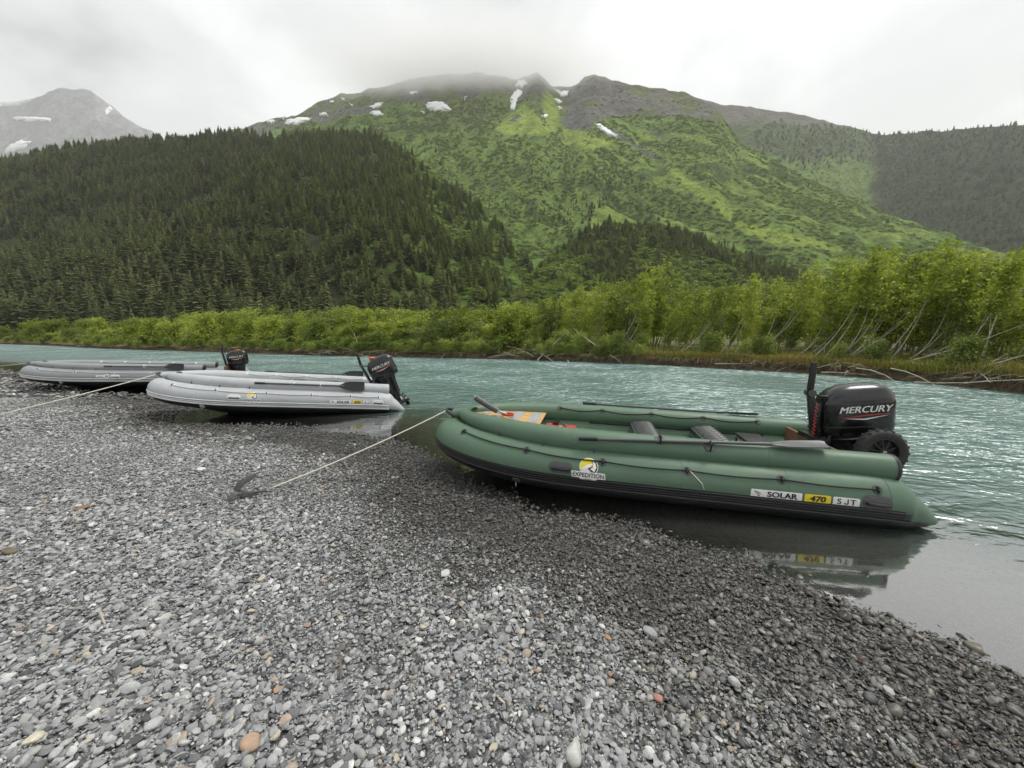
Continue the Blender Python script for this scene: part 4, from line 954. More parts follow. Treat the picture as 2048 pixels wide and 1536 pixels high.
for k in range(44):                                        # loose brush piled against the cut
    px = rt.choice([rt.uniform(1480, 1720), rt.uniform(1480, 1720), rt.uniform(1900, 2040), rt.uniform(620, 720), rt.uniform(980, 1080), rt.uniform(1180, 1330)])
    branch(px, rt.uniform(-.55, .3), rt.uniform(.15, .5), rt.uniform(.9, 2.2), rt.uniform(-3.14, 3.14), rt.uniform(-.3, .6), rt.uniform(.010, .024), 'thin dead branch in the brush piled against the cut bank', rt.choice([M_DRIFT, M_BROWNWOOD, M_DRIFT]), 5, 100 + k, 'brush against the cut bank', .6)

# ================================================================== GRAVEL
def pebble(seed, sub, flat, ang):
    bm = bmesh.new(); bmesh.ops.create_icosphere(bm, subdivisions=sub, radius=.5); r = random.Random(seed)
    ax = [Vector((r.uniform(-1, 1), r.uniform(-1, 1), r.uniform(-1, 1))).normalized() for _ in range(9)]; cut = [r.uniform(.24, .42) if ang else r.uniform(.34, .48) for _ in range(9)]
    el = r.uniform(.62, .85)
    for v in bm.verts:
        p = v.co.copy()
        for a_, c_ in zip(ax, cut):
            d = p.dot(a_)
            if d > c_: p -= a_ * (d - c_) * .9
        v.co = Vector((p.x, p.y * el, p.z * flat))
    for f in bm.faces: f.smooth = True
    me = bpy.data.meshes.new('pebble'); bm.to_mesh(me); bm.free(); me.materials.append(M_STONE); return me
PEB = [pebble(300 + i, 3, (.36, .44, .28, .52, .32, .42, .26, .48)[i], i % 2 == 0) for i in range(8)]
PEBLO = [pebble(320 + i, 2, (.42, .5, .36, .55)[i], i % 2 == 0) for i in range(4)]
rg = np.random.default_rng(404)
def ring(d0, d1, dens, half, smin, smax, skew):
    n = int((half * (d1 * d1 - d0 * d0) + 2.4 * (d1 - d0)) * dens); cell = np.linspace(d0, d1, 400); wd = 2 * half * cell + 2.4; cum = np.cumsum(wd); cum /= cum[-1]      # a wedge wider than the view, so a step to the side still finds stones
    y = np.interp(rg.random(n), cum, cell) + rg.uniform(-.5, .5, n) * (d1 - d0) / 400; x = -1.5 - half * y + rg.random(n) * (2 * half * y + 2.4)
    s = smin + (smax - smin) * rg.random(n) ** skew
    return x, y, s
parts = [ring(.1, 1.6, 9500, 1.9, .008, .046, 3.6), ring(1.6, 3.0, 7000, 1.6, .009, .046, 3.4), ring(3.0, 5.2, 3500, 1.6, .012, .044, 2.8), ring(5.2, 9, 1050, 1.6, .020, .058, 2.2), ring(9, 18, 75, 1.6, .07, .16, 2.0)]
parts.append(ring(.9, 5.0, 5.5, 1.6, .055, .092, 1.6))                # a few cobbles
gx, gy, gs = [np.concatenate(c) for c in zip(*parts)]
fine = fbm(gx * 1.1 + 70, gy * 1.1, 3); gs = gs * np.clip(.55 + .9 * fine, .7, 1.25)      # bands of finer and coarser gravel
gz = ground_z(gx, gy); ss = shore_s(gx, gy)
m = (gz > -.22) & (poly_dist(gx, gy, FAR) > 2)
m &= ~((gy > 9) & (gz < -.05))
gx, gy, gs, gz = gx[m], gy[m], gs[m], gz[m]; n_ = len(gx)
# big stones sit a little deeper; small ones may ride on their neighbours
gz = gz + rg.uniform(-.16, .36, n_) * gs + np.where(gs < .02, rg.uniform(0, .012, n_), 0)
grot = np.c_[rg.normal(0, .36, n_), rg.normal(0, .36, n_), rg.uniform(0, 6.28, n_)]
gscl = np.c_[gs, gs * rg.uniform(.8, 1.15, n_), gs * rg.uniform(.8, 1.25, n_)]
q = proj(np.c_[gx, gy, gz]); inview = (q[:, 0] > -20) & (q[:, 0] < 2070) & (q[:, 1] < 1560) & (q[:, 1] > 700)
size = np.where(inview, gs / np.hypot(gy, .8), 0); big = np.argsort(-size)[:270]; sel = np.zeros(n_, bool); sel[big] = True
near = gy < 3.2
gi_ = np.where(near, rg.integers(0, 8, n_), 8 + rg.integers(0, 4, n_))
scatter_obj('gravel', np.c_[gx, gy, gz][~sel], grot[~sel], gscl[~sel], gi_[~sel], PEB + PEBLO, 'grey river gravel covering the beach and the shallows', 'gravel')
for i in big:                                              # the stones that show largest are pieces of their own
    o = obj('pebble', PEB[int(gi_[i]) % 8], beach, (gx[i], gy[i], gz[i]), grot[i]); o.scale = gscl[i]
def special(px, py, s, col, label, seed, flat=.55):
    x, y = map(float, on_level(px, py, .14)); z = float(ground_z(np.array([x]), np.array([y]))[0])
    x, y = map(float, on_level(px, py, z + .01)); z = float(ground_z(np.array([x]), np.array([y]))[0])
    me = pebble(seed, 3, flat, False); me.materials.clear(); me.materials.append(stone_mat('stone_' + str(seed), [(0, col), (1, col)]))
    o = obj('stone', me, None, (x, y, z + .22 * s), (random.uniform(-.2, .2), random.uniform(-.2, .2), random.uniform(0, 6))); o.scale = (s, s, s)
    return tag(o, label, 'stone')
special(502, 1487, .075, (.42, .30, .21), 'large rounded tan stone at the bottom of the gravel beach, left of centre', 501)
special(571, 1441, .052, (.44, .33, .25), 'rounded pinkish tan stone just above the large tan one', 502)
special(1318, 1397, .045, (.42, .21, .16), 'brick red stone among grey gravel, lower right of centre', 503)
special(1147, 1512, .075, (.50, .50, .48), 'pale grey blocky stone at the bottom edge, right of centre', 504, .7)
special(68, 1478, .06, (.52, .49, .38), 'smooth cream stone near the lower left corner', 505)
special(22, 1105, .10, (.16, .13, .09), 'dark brown stone at the left edge of the beach', 506)
special(165, 1018, .10, (.22, .13, .08), 'rusty brown flat stone on the left of the beach', 507, .3)
special(978, 1037, .075, (.17, .17, .165), 'dark grey stone on wet gravel below the bow of the green boat', 508)
special(1215, 1275, .045, (.42, .27, .14), 'orange stone on the wet gravel below the middle of the green boat', 509)
special(1385, 1350, .048, (.46, .44, .36), 'pale mottled stone just right of the brick red one', 510)
special(890, 1148, .075, (.50, .50, .48), 'long whitish stone in the middle of the beach', 511, .4)
special(1790, 1422, .075, (.36, .36, .34), 'grey rounded stone near the waterline in the lower right', 512)
special(1950, 1290, .085, (.58, .56, .48), 'pale stone lying under shallow water at the right edge', 513)
def twig(a, b, r, label, seed):
    P_ = []
    for t in np.linspace(0, 1, 6):
        px, py = a[0] + (b[0] - a[0]) * t, a[1] + (b[1] - a[1]) * t
        x, y = map(float, on_level(px, py, .14)); z = float(ground_z(np.array([x]), np.array([y]))[0]); P_.append((x, y, z + .028 + .004 * math.sin(seed + 5 * t)))
    o = MB().tube(P_, [r, r * .95, r * .9, r * .8, r * .6, r * .3], 6).build('twig', M_BROWNWOOD if seed % 2 else M_DRIFT); return tag(o, label, 'twig')
twig((680, 1300), (682, 1372), .004, 'thin upright brown twig on the gravel left of centre', 1)
twig((205, 1250), (215, 1275), .006, 'short bleached twig on the left of the beach', 2)
twig((143, 1237), (170, 1240), .006, 'small white stick left of the short bleached twig', 4)
# ================================================================== BOATS
def pvc(name, col, rough=.42, dirt=None):
    m, n, l = mat_new(name); out = nd(n, 'ShaderNodeOutputMaterial'); p = nd(n, 'ShaderNodeBsdfPrincipled', {'Roughness': rough}); p.inputs['Specular IOR Level'].default_value = .4
    tc = nd(n, 'ShaderNodeTexCoord'); nz = nd(n, 'ShaderNodeTexNoise', {'Scale': 2.2, 'Detail': 7, 'Roughness': .65}); l.new(tc.outputs['Object'], nz.inputs['Vector'])
    r = ramp(n, [(.3, [c * .88 for c in col]), (.55, col), (.75, [min(1, c * 1.1) for c in col])]); l.new(nz.outputs['Fac'], r.inputs[0])
    # dried splashes and scuffs
    n2 = nd(n, 'ShaderNodeTexNoise', {'Scale': 34, 'Detail': 3}); l.new(tc.outputs['Object'], n2.inputs['Vector']); sp = nd(n, 'ShaderNodeMapRange', {1: .70, 2: .78, 3: 0, 4: .35}); l.new(n2.outputs['Fac'], sp.inputs[0])
    mx = nd(n, 'ShaderNodeMix', data_type='RGBA'); l.new(sp.outputs[0], mx.inputs[0]); l.new(r.outputs[0], mx.inputs[6]); mx.inputs[7].default_value = C4([min(1, c * 1.5 + .03) for c in col]); n4 = nd(n, 'ShaderNodeTexNoise', {'Scale': 7.0, 'Detail': 8, 'Roughness': .75}); mp4 = nd(n, 'ShaderNodeMapping'); mp4.inputs['Scale'].default_value = (.6, 1.0, 2.2); l.new(tc.outputs['Object'], mp4.inputs[0]); l.new(mp4.outputs[0], n4.inputs['Vector'])
    si = nd(n, 'ShaderNodeMapRange', {1: .5, 2: .75, 3: 0, 4: .38}); l.new(n4.outputs['Fac'], si.inputs[0])
    mx2 = nd(n, 'ShaderNodeMix', data_type='RGBA'); l.new(si.outputs[0], mx2.inputs[0]); l.new(mx.outputs[2], mx2.inputs[6]); mx2.inputs[7].default_value = C4([.5 * c + .10 for c in col]); l.new(mx2.outputs[2], p.inputs['Base Color'])
    rr = nd(n, 'ShaderNodeMapRange', {1: .3, 2: .7, 3: rough - .06, 4: rough + .14}); l.new(nz.outputs['Fac'], rr.inputs[0]); l.new(rr.outputs[0], p.inputs['Roughness'])
    # woven base cloth and slow wrinkles
    wv = nd(n, 'ShaderNodeTexNoise', {'Scale': 420, 'Detail': 1}); l.new(tc.outputs['Object'], wv.inputs['Vector']); b1 = nd(n, 'ShaderNodeBump', {'Strength': .12, 'Distance': .001}); l.new(wv.outputs['Fac'], b1.inputs['Height'])
    n3 = nd(n, 'ShaderNodeTexNoise', {'Scale': 3.5, 'Detail': 3}); l.new(tc.outputs['Object'], n3.inputs['Vector']); b2 = nd(n, 'ShaderNodeBump', {'Strength': .22, 'Distance': .02}); l.new(n3.outputs['Fac'], b2.inputs['Height']); l.new(b1.outputs[0], b2.inputs['Normal']); l.new(b2.outputs[0], p.inputs['Normal'])
    l.new(p.outputs[0], out.inputs[0]); return m
M_GREEN = pvc('green_pvc', (.100, .172, .112))
M_GREY = pvc('light_grey_pvc', (.47, .49, .505))
M_DGREY = pvc('mid_grey_pvc', (.28, .29, .30))
M_BLKPVC = pvc('black_pvc', (.016, .017, .018), .38)
M_WHITEP = pvc('white_trim', (.74, .75, .76), .4)
M_RUB = simple('black_rubber', (.014, .014, .015), .42, var=.2, nscale=30)
M_PAD = simple('dark_grey_rubber', (.075, .076, .078), .55, var=.2)
M_BLACKPL = simple('black_plastic', (.012, .012, .013), .4, bump=.15, dirt=((.06, .06, .06), .3))
M_COWL = simple('black_cowl_paint', (.007, .007, .008), .2, coat=.5, nscale=8, dirt=((.03, .03, .03), .25))
M_COWL2 = simple('dark_cowl_top', (.010, .010, .011), .26, coat=.3, nscale=8)
M_STEEL = simple('galvanised_steel', (.42, .42, .42), .42, metal=.85, var=.2, nscale=20)
M_ANCHOR = simple('weathered_galvanised_anchor', (.07, .072, .07), .45, metal=.3, var=.25, nscale=30, bump=.3)
M_WOOD = simple('tan_plywood', (.55, .33, .12), .55, var=.18, nscale=14, dirt=((.3, .2, .1), .4))
M_TAPE = simple('grey_nonskid_tape', (.33, .33, .33), .7, var=.3, nscale=40)
M_DARKWOOD = simple('brown_transom_wood', (.13, .065, .035), .5, var=.3, nscale=10)
M_RED = simple('red_plastic', (.50, .045, .035), .45, dirt=((.3, .06, .05), .4))
M_WHITE = simple('white_vinyl', (.80, .80, .79), .4, var=.03)
M_YELLOW = simple('yellow_vinyl', (.80, .62, .02), .4, var=.04)
M_INK = simple('black_ink', (.012, .012, .012), .45, var=.05)
M_ORANGE = simple('orange_plastic', (.85, .16, .02), .45)
M_ROPE = simple('cream_rope', (.66, .63, .54), .85, var=.25, nscale=120, bump=.6, bscale=300)
M_DROPE = simple('black_rope', (.014, .014, .014), .7)
M_WROPE = simple('white_rope', (.7, .7, .7), .7)
M_CUSH = simple('black_seat_vinyl', (.045, .05, .048), .38, var=.2, nscale=20)
M_TYRE = simple('dusty_tyre', (.030, .029, .028), .75, var=.3, nscale=30, bump=.3, dirt=((.10, .095, .085), .4))
M_OAR = simple('grey_oar', (.10, .105, .11), .4, var=.15)

MAINC = [(0, .715, .090, .022), (.05, .715, .105, .058), (.2, .71, .165, .145), (.45, .70, .225, .225), (1.5, .70, .225, .225), (2.8, .70, .225, .225), (3.4, .66, .23, .222), (3.9, .54, .25, .215), (4.25, .36, .275, .205), (4.42, .18, .29, .195), (4.47, 0, .295, .19)]
UPC = [(.36, .665, .49, .12), (1.5, .665, .49, .12), (2.8, .665, .49, .12), (3.4, .60, .50, .115), (3.9, .43, .52, .098), (4.2, .22, .53, .075), (4.36, .05, .535, .05)]
class TubeS:
    """one side's tube: centre line, radius and outward direction, addressed by distance from the stern"""
    def __init__(s, ctrl, n=12, shift=0.0):
        C = np.array(ctrl, float); C[C[:, 0] < 1.0, 0] += shift
        s.c = catmull(C, n); T = np.gradient(s.c[:, :3], axis=0); N = np.stack([-T[:, 1], T[:, 0], 0 * T[:, 0]], 1); N /= np.linalg.norm(N, axis=1)[:, None]
        N[N[:, 1] < 0] *= -1; s.N = N
    def ring_pts(s, k, th, dr=0.0, side=1):
        c = s.c[k]; N = s.N[k]; p = np.array([c[0] + (c[3] + dr) * math.cos(th) * N[0], c[1] + (c[3] + dr) * math.cos(th) * N[1], c[2] + (c[3] + dr) * math.sin(th)]); p[1] *= side; return p
    def D(s, x, deg, dr=0.0, side=1):
        th = math.radians(deg); X = s.c[:, 0]; f = lambda a: np.interp(x, X, a)
        c = [f(s.c[:, i]) for i in range(4)]; nx, ny = f(s.N[:, 0]), f(s.N[:, 1]); q = math.hypot(nx, ny); r = c[3] + dr
        return Vector((c[0] + r * math.cos(th) * nx / q, side * (c[1] + r * math.cos(th) * ny / q), c[2] + r * math.sin(th)))
    def nrm(s, x, deg, side=1):
        return (s.D(x, deg, .01, side) - s.D(x, deg, 0, side)).normalized()
def flat_mesh(polys=None, text=None, size=.05, sx=1.0, shear=0, bold=0.0, center=True):
    """2-D outline or lettering -> bmesh in the plane, cut fine enough to lie on a curved tube"""
    bm = bmesh.new()
    if text:
        cu = bpy.data.curves.new('lettering', 'FONT'); cu.body = text; cu.size = size; cu.shear = shear; cu.offset = bold; cu.resolution_u = 3
        ob = bpy.data.objects.new('lettering', cu); me = bpy.data.meshes.new_from_object(ob); bm.from_mesh(me); bpy.data.meshes.remove(me); bpy.data.objects.remove(ob)
        xs_ = [v.co.x for v in bm.verts]; ys_ = [v.co.y for v in bm.verts]; cx = (min(xs_) + max(xs_)) / 2; cy = (min(ys_) + max(ys_)) / 2
        for v in bm.verts: v.co = Vector(((v.co.x - cx) * sx, v.co.y - cy, 0))
    for P in polys or []:
        bm.faces.new([bm.verts.new((p[0], p[1], 0)) for p in P])
    bmesh.ops.triangulate(bm, faces=bm.faces[:])
    ys_ = [v.co.y for v in bm.verts]; xs_ = [v.co.x for v in bm.verts]
    for lo, hi, ax, st in ((min(ys_), max(ys_), 1, .012), (min(xs_), max(xs_), 0, .05)):
        k = lo + st
        while k < hi:
            co = [0, 0, 0]; co[ax] = k; no = [0, 0, 0]; no[ax] = 1
            bmesh.ops.bisect_plane(bm, geom=bm.verts[:] + bm.edges[:] + bm.faces[:], plane_co=co, plane_no=no, dist=1e-6); k += st
    return bm
def rrect(w, h, r=.01, slant=0.0, n=4, cx=0, cy=0):
    P = []
    for sx_, sy_, a0 in ((1, 1, 0), (-1, 1, 90), (-1, -1, 180), (1, -1, 270)):
        for k in range(n + 1):
            a = math.radians(a0 + 90 * k / n); x = sx_ * (w / 2 - r) + r * math.cos(a); y = sy_ * (h / 2 - r) + r * math.sin(a); P.append((cx + x + slant * y, cy + y))
    return P
def arc(cx, cy, r, a0, a1, n=18): return [(cx + r * math.cos(math.radians(a0 + (a1 - a0) * k / n)), cy + r * math.sin(math.radians(a0 + (a1 - a0) * k / n))) for k in range(n + 1)]
def on_tube(bm, tube, x0, deg0, dr, name, mat, parent):
    """lay a flat bmesh on the tube; its +u runs aft, its +v up"""
    r = .225; V = []
    bm.verts.index_update()
    for v in bm.verts: V.append(tube.D(x0 - v.co.x, deg0 + math.degrees(v.co.y / r), dr))
    F = [[v.index for v in f.verts] for f in bm.faces]; bm.free()
    m = MB(); m.add(V, F); o = m.build(name, mat, parent, smooth=True); return o
def torus_geo(c, n, R_, r, seg=20, sub=8, scale=(1, 1)):
    n = Vector(n).normalized(); a = n.orthogonal().normalized(); b = n.cross(a); c = Vector(c); V = []
    for i in range(seg):
        t = 2 * math.pi * i / seg; d = a * math.cos(t) * scale[0] + b * math.sin(t) * scale[1]
        for j in range(sub):
            p = 2 * math.pi * j / sub; V.append(c + d * (R_ + r * math.cos(p)) + n * r * math.sin(p))
    F = [(i * sub + j, ((i + 1) % seg) * sub + j, ((i + 1) % seg) * sub + (j + 1) % sub, i * sub + (j + 1) % sub) for i in range(seg) for j in range(sub)]
    return V, F
def u_path(tube, deg, dr, xmin):
    P = [Vector(tube.ring_pts(k, math.radians(deg), dr, 1)) for k in range(len(tube.c)) if tube.c[k][0] >= xmin]
    return P + [Vector((p.x, -p.y, p.z)) for p in reversed(P[:-1])]
def make_boat(pose, label, group, tube_m, trim_m, rope_m, band_m, strips, shift, decals, cap_m, holders, handles, inner, floor_z=.33):
    o, (yaw, pit, rol) = pose
    root = empty('inflatable_boat', o, (rol, pit, yaw)); tag(root, label, 'boat', group)
    M = TubeS(MAINC, 12, shift); U = TubeS(UPC, 12)
    K = len(M.c); seg = 36
    # --- lower tube, one piece round the bow
    ids = [(k, 1) for k in range(K)] + [(k, -1) for k in reversed(range(K - 1))]; V = []; F = []
    for k, s in ids:
        for j in range(seg): V.append(M.ring_pts(k, 2 * math.pi * j / seg, 0, s))
    n = len(ids)
    for i in range(n - 1):
        for j in range(seg): F.append((i * seg + j, i * seg + (j + 1) % seg, (i + 1) * seg + (j + 1) % seg, (i + 1) * seg + j))
    F += [tuple(range(seg)), tuple((n - 1) * seg + j for j in range(seg))]
    MB().add(V, F).build('main_tube', tube_m, root)
    # --- black hull bottom
    V = []; F = []; angs = list(range(-22, -92, -10)); row = 2 * len(angs) + 1; st = [k for k in range(K) if M.c[k][0] > .1 + shift]
    for k in st:
        c = M.c[k]; a_ = [M.ring_pts(k, math.radians(t), .005, 1) for t in angs]; b_ = [M.ring_pts(k, math.radians(t), .005, -1) for t in reversed(angs)]
        keel = (.15 if tube_m is M_GREEN else .24) * min(1, max(.15, (4.6 - c[0]) / 1.4)) * min(1, .35 + max(0, c[0]) * .4)
        V += a_ + [np.array([c[0] + .5 * (c[3]) * abs(M.N[k][0]), 0, c[2] - c[3] - keel])] + b_
    for i in range(len(st) - 1):
        for j in range(row - 1): F.append((i * row + j, i * row + j + 1, (i + 1) * row + j + 1, (i + 1) * row + j))
    MB().add(V, F).build('hull_bottom', M_BLKPVC, root)
    # --- rubbing band with ridges
    V = []; F = []; ba = [-1, -6, -12, -18, -24]; P_ = [u_path(M, t, .004, .33 + shift) for t in ba]; m = len(P_[0])
    for i in range(m): V += [p[i] for p in P_]
    for i in range(m - 1):
        for j in range(len(ba) - 1): F.append((i * 5 + j, i * 5 + j + 1, (i + 1) * 5 + j + 1, (i + 1) * 5 + j))
    MB().add(V, F).build('rubbing_band', band_m, root)
    for deg, r, mt in strips: MB().tube(u_path(M, deg, .006, .30 + shift), r, 8).build('rubbing_strip', mt, root)
    # --- side tubes
    for s in (1, -1):
        V = []; F = []; KU = len(U.c); sg = 28
        for k in range(KU):
            for j in range(sg): V.append(U.ring_pts(k, 2 * math.pi * j / sg, 0, s))
        for i in range(KU - 1):
            for j in range(sg): F.append((i * sg + j, i * sg + (j + 1) % sg, (i + 1) * sg + (j + 1) % sg, (i + 1) * sg + j))
        F.append(tuple((KU - 1) * sg + j for j in range(sg)))
        t = MB().add(V, F).build('side_tube', tube_m, root)
        c = U.c[0]
        e_ = MB().lathe((c[0] + .012, s * c[1], c[2]), (-1, 0, 0), [(.1215, 0), (.1215, .022), (.117, .034), (.102, .044), (.06, .05), (.0, .052)], 28).build('end_cap', cap_m, root)
        for xx in (2.42,): MB().add(*torus_geo(U.D(xx, 90, -.12, s), (1, 0, 0), .1195, .002, 28, 6)).build('seam', tube_m, root)
        mt = MB().add(*torus_geo((M.D(.47 + shift, 90, -.225, s)), (1, 0, 0), .2250, .0022, 36, 6)).build('seam', M_PAD if tube_m is M_GREEN else M_WHITEP, root)
        for T_, xs_ in ((M, (1.18, 2.02, 2.88, 3.62)), (U, (1.30, 2.98))):     # glued joints between the tube panels
            for x_ in xs_:
                V = []; F = []
                for i, xx in enumerate((-.022, -.020, .020, .022)):
                    for j in range(33): V.append(T_.D(x_ + xx, j * 360 / 32, -.001 if i in (0, 3) else .0024, s))
                for i in range(3):
                    for j in range(32): F.append((i * 33 + j, i * 33 + j + 1, (i + 1) * 33 + j + 1, (i + 1) * 33 + j))
                MB().add(V, F).build('seam_tape', tube_m, root)
        # inside rail for the bench
        MB().box((1.85, s * .515, floor_z + .085), (2.0, .012, .022)).build('seat_rail', M_BLACKPL, root, bevel=.003)
    # --- inflated floor with lengthwise ribs
    V = []; F = []; nx_, ny_ = 40, 49
    for i in range(nx_):
        x = .60 + shift * .8 + (4.22 - .60 - shift * .8) * i / (nx_ - 1); hw = max(.03, float(np.interp(x, M.c[:, 0], M.c[:, 1])) - .12)
        for j in range(ny_):
            y = -hw + 2 * hw * j / (ny_ - 1); V.append((x, y, floor_z + .014 * abs(math.sin(math.pi * 7 * (j / (ny_ - 1)))) + .05 * max(0, x - 3.4) ** 2))
    for i in range(nx_ - 1):
        for j in range(ny_ - 1): F.append((i * ny_ + j, i * ny_ + j + 1, (i + 1) * ny_ + j + 1, (i + 1) * ny_ + j))
    MB().add(V, F).build('floor', tube_m, root, auto=False)
    # --- transom
    tr = MB().box((.62 + shift, 0, .28), (.045, .98, .54)).build('transom', M_DARKWOOD, root, bevel=.008)
    MB().box((.62 + shift, 0, .56), (.06, .42, .05)).build('clamp_pad', M_BLACKPL, tr, bevel=.005)
    # --- bow: collar over the joined side tubes and a handle
    V = []; F = []
    for i, x in enumerate(np.linspace(4.22, 4.46, 7)):
        for j in range(15):
            a = math.radians(-30 + 240 * j / 14); w = .085 + .10 * (4.46 - x); V.append((x + .012 * math.sin(a * 2), w * math.cos(a) * 1.25, .535 - .12 * max(0, x - 4.36) + (.062 + .05 * (4.46 - x)) * math.sin(a)))
    for i in range(6):
        for j in range(14): F.append((i * 15 + j, i * 15 + j + 1, (i + 1) * 15 + j + 1, (i + 1) * 15 + j))
    MB().add(V, F).build('bow_collar', tube_m, root)
    MB().tube([(4.44, .10, .50), (4.52, .085, .545), (4.56, .03, .56), (4.56, -.03, .56), (4.52, -.085, .545), (4.44, -.10, .50)], .017, 8).build('bow_handle', M_RUB if tube_m is M_GREEN else M_PAD, root)
    # --- lifeline, its holders, handles
    pts = []
    for i, (x, deg) in enumerate(holders):
        p = M.D(x, deg); nn = M.nrm(x, deg); h = MB().disc(p - nn * .004, nn, .040, .008, 24, .036).build('line_holder', M_PAD if trim_m is M_RUB else trim_m, root)
        tx = (M.D(x - .02, deg) - M.D(x + .02, deg)).normalized()
        MB().tube([p - nn.cross(tx) * .022 + nn * .003, p - nn.cross(tx) * .014 + nn * .02, p + nn.cross(tx) * .014 + nn * .02, p + nn.cross(tx) * .022 + nn * .003], .0085, 8).build('eyelet', trim_m if trim_m is M_RUB else M_PAD, h)
        pts.append((x, deg))
    path = []
    for (x0, d0), (x1, d1) in zip(pts[:-1], pts[1:]):
        for k in range(10):
            t = k / 10; path.append(M.D(x0 + (x1 - x0) * t, d0 + (d1 - d0) * t - 6 * math.sin(math.pi * t) * .6, .0105))
    path.append(M.D(*pts[-1], .0105))
    MB().tube(path, .0065, 6).build('lifeline', rope_m, root)
    # inner lifeline on the far side tube
    ip = []
    for x in inner:
        p = U.D(x, 140, 0, -1); nn = U.nrm(x, 140, -1); MB().disc(p - nn * .003, nn, .034, .008, 20, .03).build('line_holder', M_PAD if trim_m is M_RUB else trim_m, root); ip.append(x)
    path = []
    for a_, b_ in zip(ip[:-1], ip[1:]):
        for k in range(8):
            t = k / 8; path.append(U.D(a_ + (b_ - a_) * t, 140 + 14 * math.sin(math.pi * t), .011, -1))
    path.append(U.D(ip[-1], 140, .011, -1)); MB().tube(path, .0065, 6).build('lifeline', rope_m, root)
    for x, deg in handles:
        pad = on_tube(flat_mesh([rrect(.21, .105, .045, n=6)]), M, x, deg, .004, 'handle_pad', M_PAD if trim_m is M_RUB else trim_m, root)
        A = lambda u, v, d: M.D(x - u, deg + math.degrees(v / .225), d)
        MB().tube([A(-.078, -.012, .0), A(-.070, -.012, .022), A(-.03, -.014, .03), A(.03, -.014, .03), A(.070, -.012, .022), A(.078, -.012, .0)], .0135, 8).build('handle_grip', M_BLACKPL if trim_m is M_RUB else M_PAD, pad)
    for x in (3.74, 3.27, 2.80):
        p = U.D(x, -27, .004); nn = U.nrm(x, -27); MB().tube([p + Vector((0, 0, .045)), p + nn * .02 + Vector((0, 0, .01)), p + nn * .018 - Vector((0, 0, .02)), p - Vector((0, 0, .04))], .008, 6).build('strap_loop', M_PAD, root)
    # tow ring on the black hull
    p = M.D(3.5, -42, .006); nn = M.nrm(3.5, -42); rg_ = MB().disc(p - nn * .004, nn, .045, .01, 20, .04).build('ring_patch', M_PAD if trim_m is M_RUB else trim_m, root)
    MB().add(*torus_geo(p + nn * .012 - Vector((0, 0, .03)), Vector((1, .2, 0)), .028, .004, 18, 6)).build('tow_ring', M_STEEL, rg_)
    # --- decals
    if 'emblem' in decals:
        x, deg = decals['emblem']
        b = on_tube(flat_mesh([arc(0, .022, .084, 0, 350, 30)]), M, x, deg, .003, 'emblem', M_WHITE, root)
        on_tube(flat_mesh([arc(0, .022, .077, 20, 200, 20) + [(-.045, .005), (.0, .03), (.03, .028)]]), M, x, deg, .0045, 'emblem_sun', M_YELLOW, b)
        on_tube(flat_mesh([arc(0, .022, .077, -60, 62, 14) + [(.02, .075), (.045, .04), (.02, .02), (-.012, .012), (.02, -.02)]]), M, x, deg, .0055, 'emblem_wave', M_INK, b)
        on_tube(flat_mesh([[(.052, -.02), (.068, .02), (.058, .055), (.028, .082), (.04, .05), (.036, .02), (.012, .004)], [(-.07, .0), (-.03, -.008), (.01, .02), (.03, .05), (.0, .045), (-.035, .025)]]), M, x, deg, .0065, 'emblem_crest', M_WHITE, b)
        bn = on_tube(flat_mesh([rrect(.30, .056, .008, -.12, cy=-.052)]), M, x, deg, .0075, 'emblem_banner', M_WHITE, b)
        on_tube(flat_mesh([[(-.09, -.077), (.09, -.077), (.05, -.104), (-.05, -.104)]]), M, x, deg, .0075, 'emblem_banner', M_WHITE, b)
        def shifted(bm_, du, dv):
            for v in bm_.verts: v.co.x += du; v.co.y += dv
            return bm_
        on_tube(shifted(flat_mesh(text='EXPEDITION', size=.052, sx=.96, bold=.0008), 0, -.052), M, x, deg, .0095, 'lettering', M_INK, b)
        on_tube(shifted(flat_mesh(text='GEAR', size=.02, sx=1.2), 0, -.090), M, x, deg, .0095, 'lettering', M_INK, b)
    if 'name' in decals:
        x, deg = decals['name']
        for cx, w, txt, base, oval in ((x, .385, 'SOLAR', M_WHITE, 0), (x - .305, .19, '470', M_YELLOW, decals.get('oval', 0)), (x - .51, .19, 'SJT', M_WHITE, 0)):
            b = on_tube(flat_mesh([rrect(w, .066, .03 if oval else .01, .05)]), M, cx, deg, .003, 'name_decal', base, root)
            if txt == 'SOLAR':
                on_tube(flat_mesh([[(-.168, .022), (-.12, .006), (-.112, -.002), (-.165, .013)], [(-.160, .006), (-.124, -.006), (-.118, -.012), (-.152, -.002)], [(-.142, -.012), (-.124, -.015), (-.128, -.024), (-.136, -.022)]]), M, cx, deg, .0045, 'bird_mark', M_INK, b)
                bm_ = flat_mesh(text=txt, size=.060, sx=1.22, bold=.0012)
                for v in bm_.verts: v.co.x += .045
            else:
                bm_ = flat_mesh(text=txt, size=.060, sx=1.25, bold=.0016 if txt == '470' else .0010, shear=.12 if txt == '470' else 0)
            if txt == 'SJT':                                # the letter J with its hook
                bm_.free(); bm_ = flat_mesh(text='S   T', size=.060, sx=1.2)
                on_tube(flat_mesh([[(.006, .0215), (.015, .0215), (.015, -.010), (.010, -.019), (-.002, -.0215), (-.014, -.018), (-.018, -.009), (-.010, -.006), (-.006, -.012), (.001, -.013), (.006, -.008)]]), M, cx, deg, .0055, 'lettering', M_INK, b)
            b2 = bm_.copy()
            for v in b2.verts: v.co.x += .0022; v.co.y += .0008
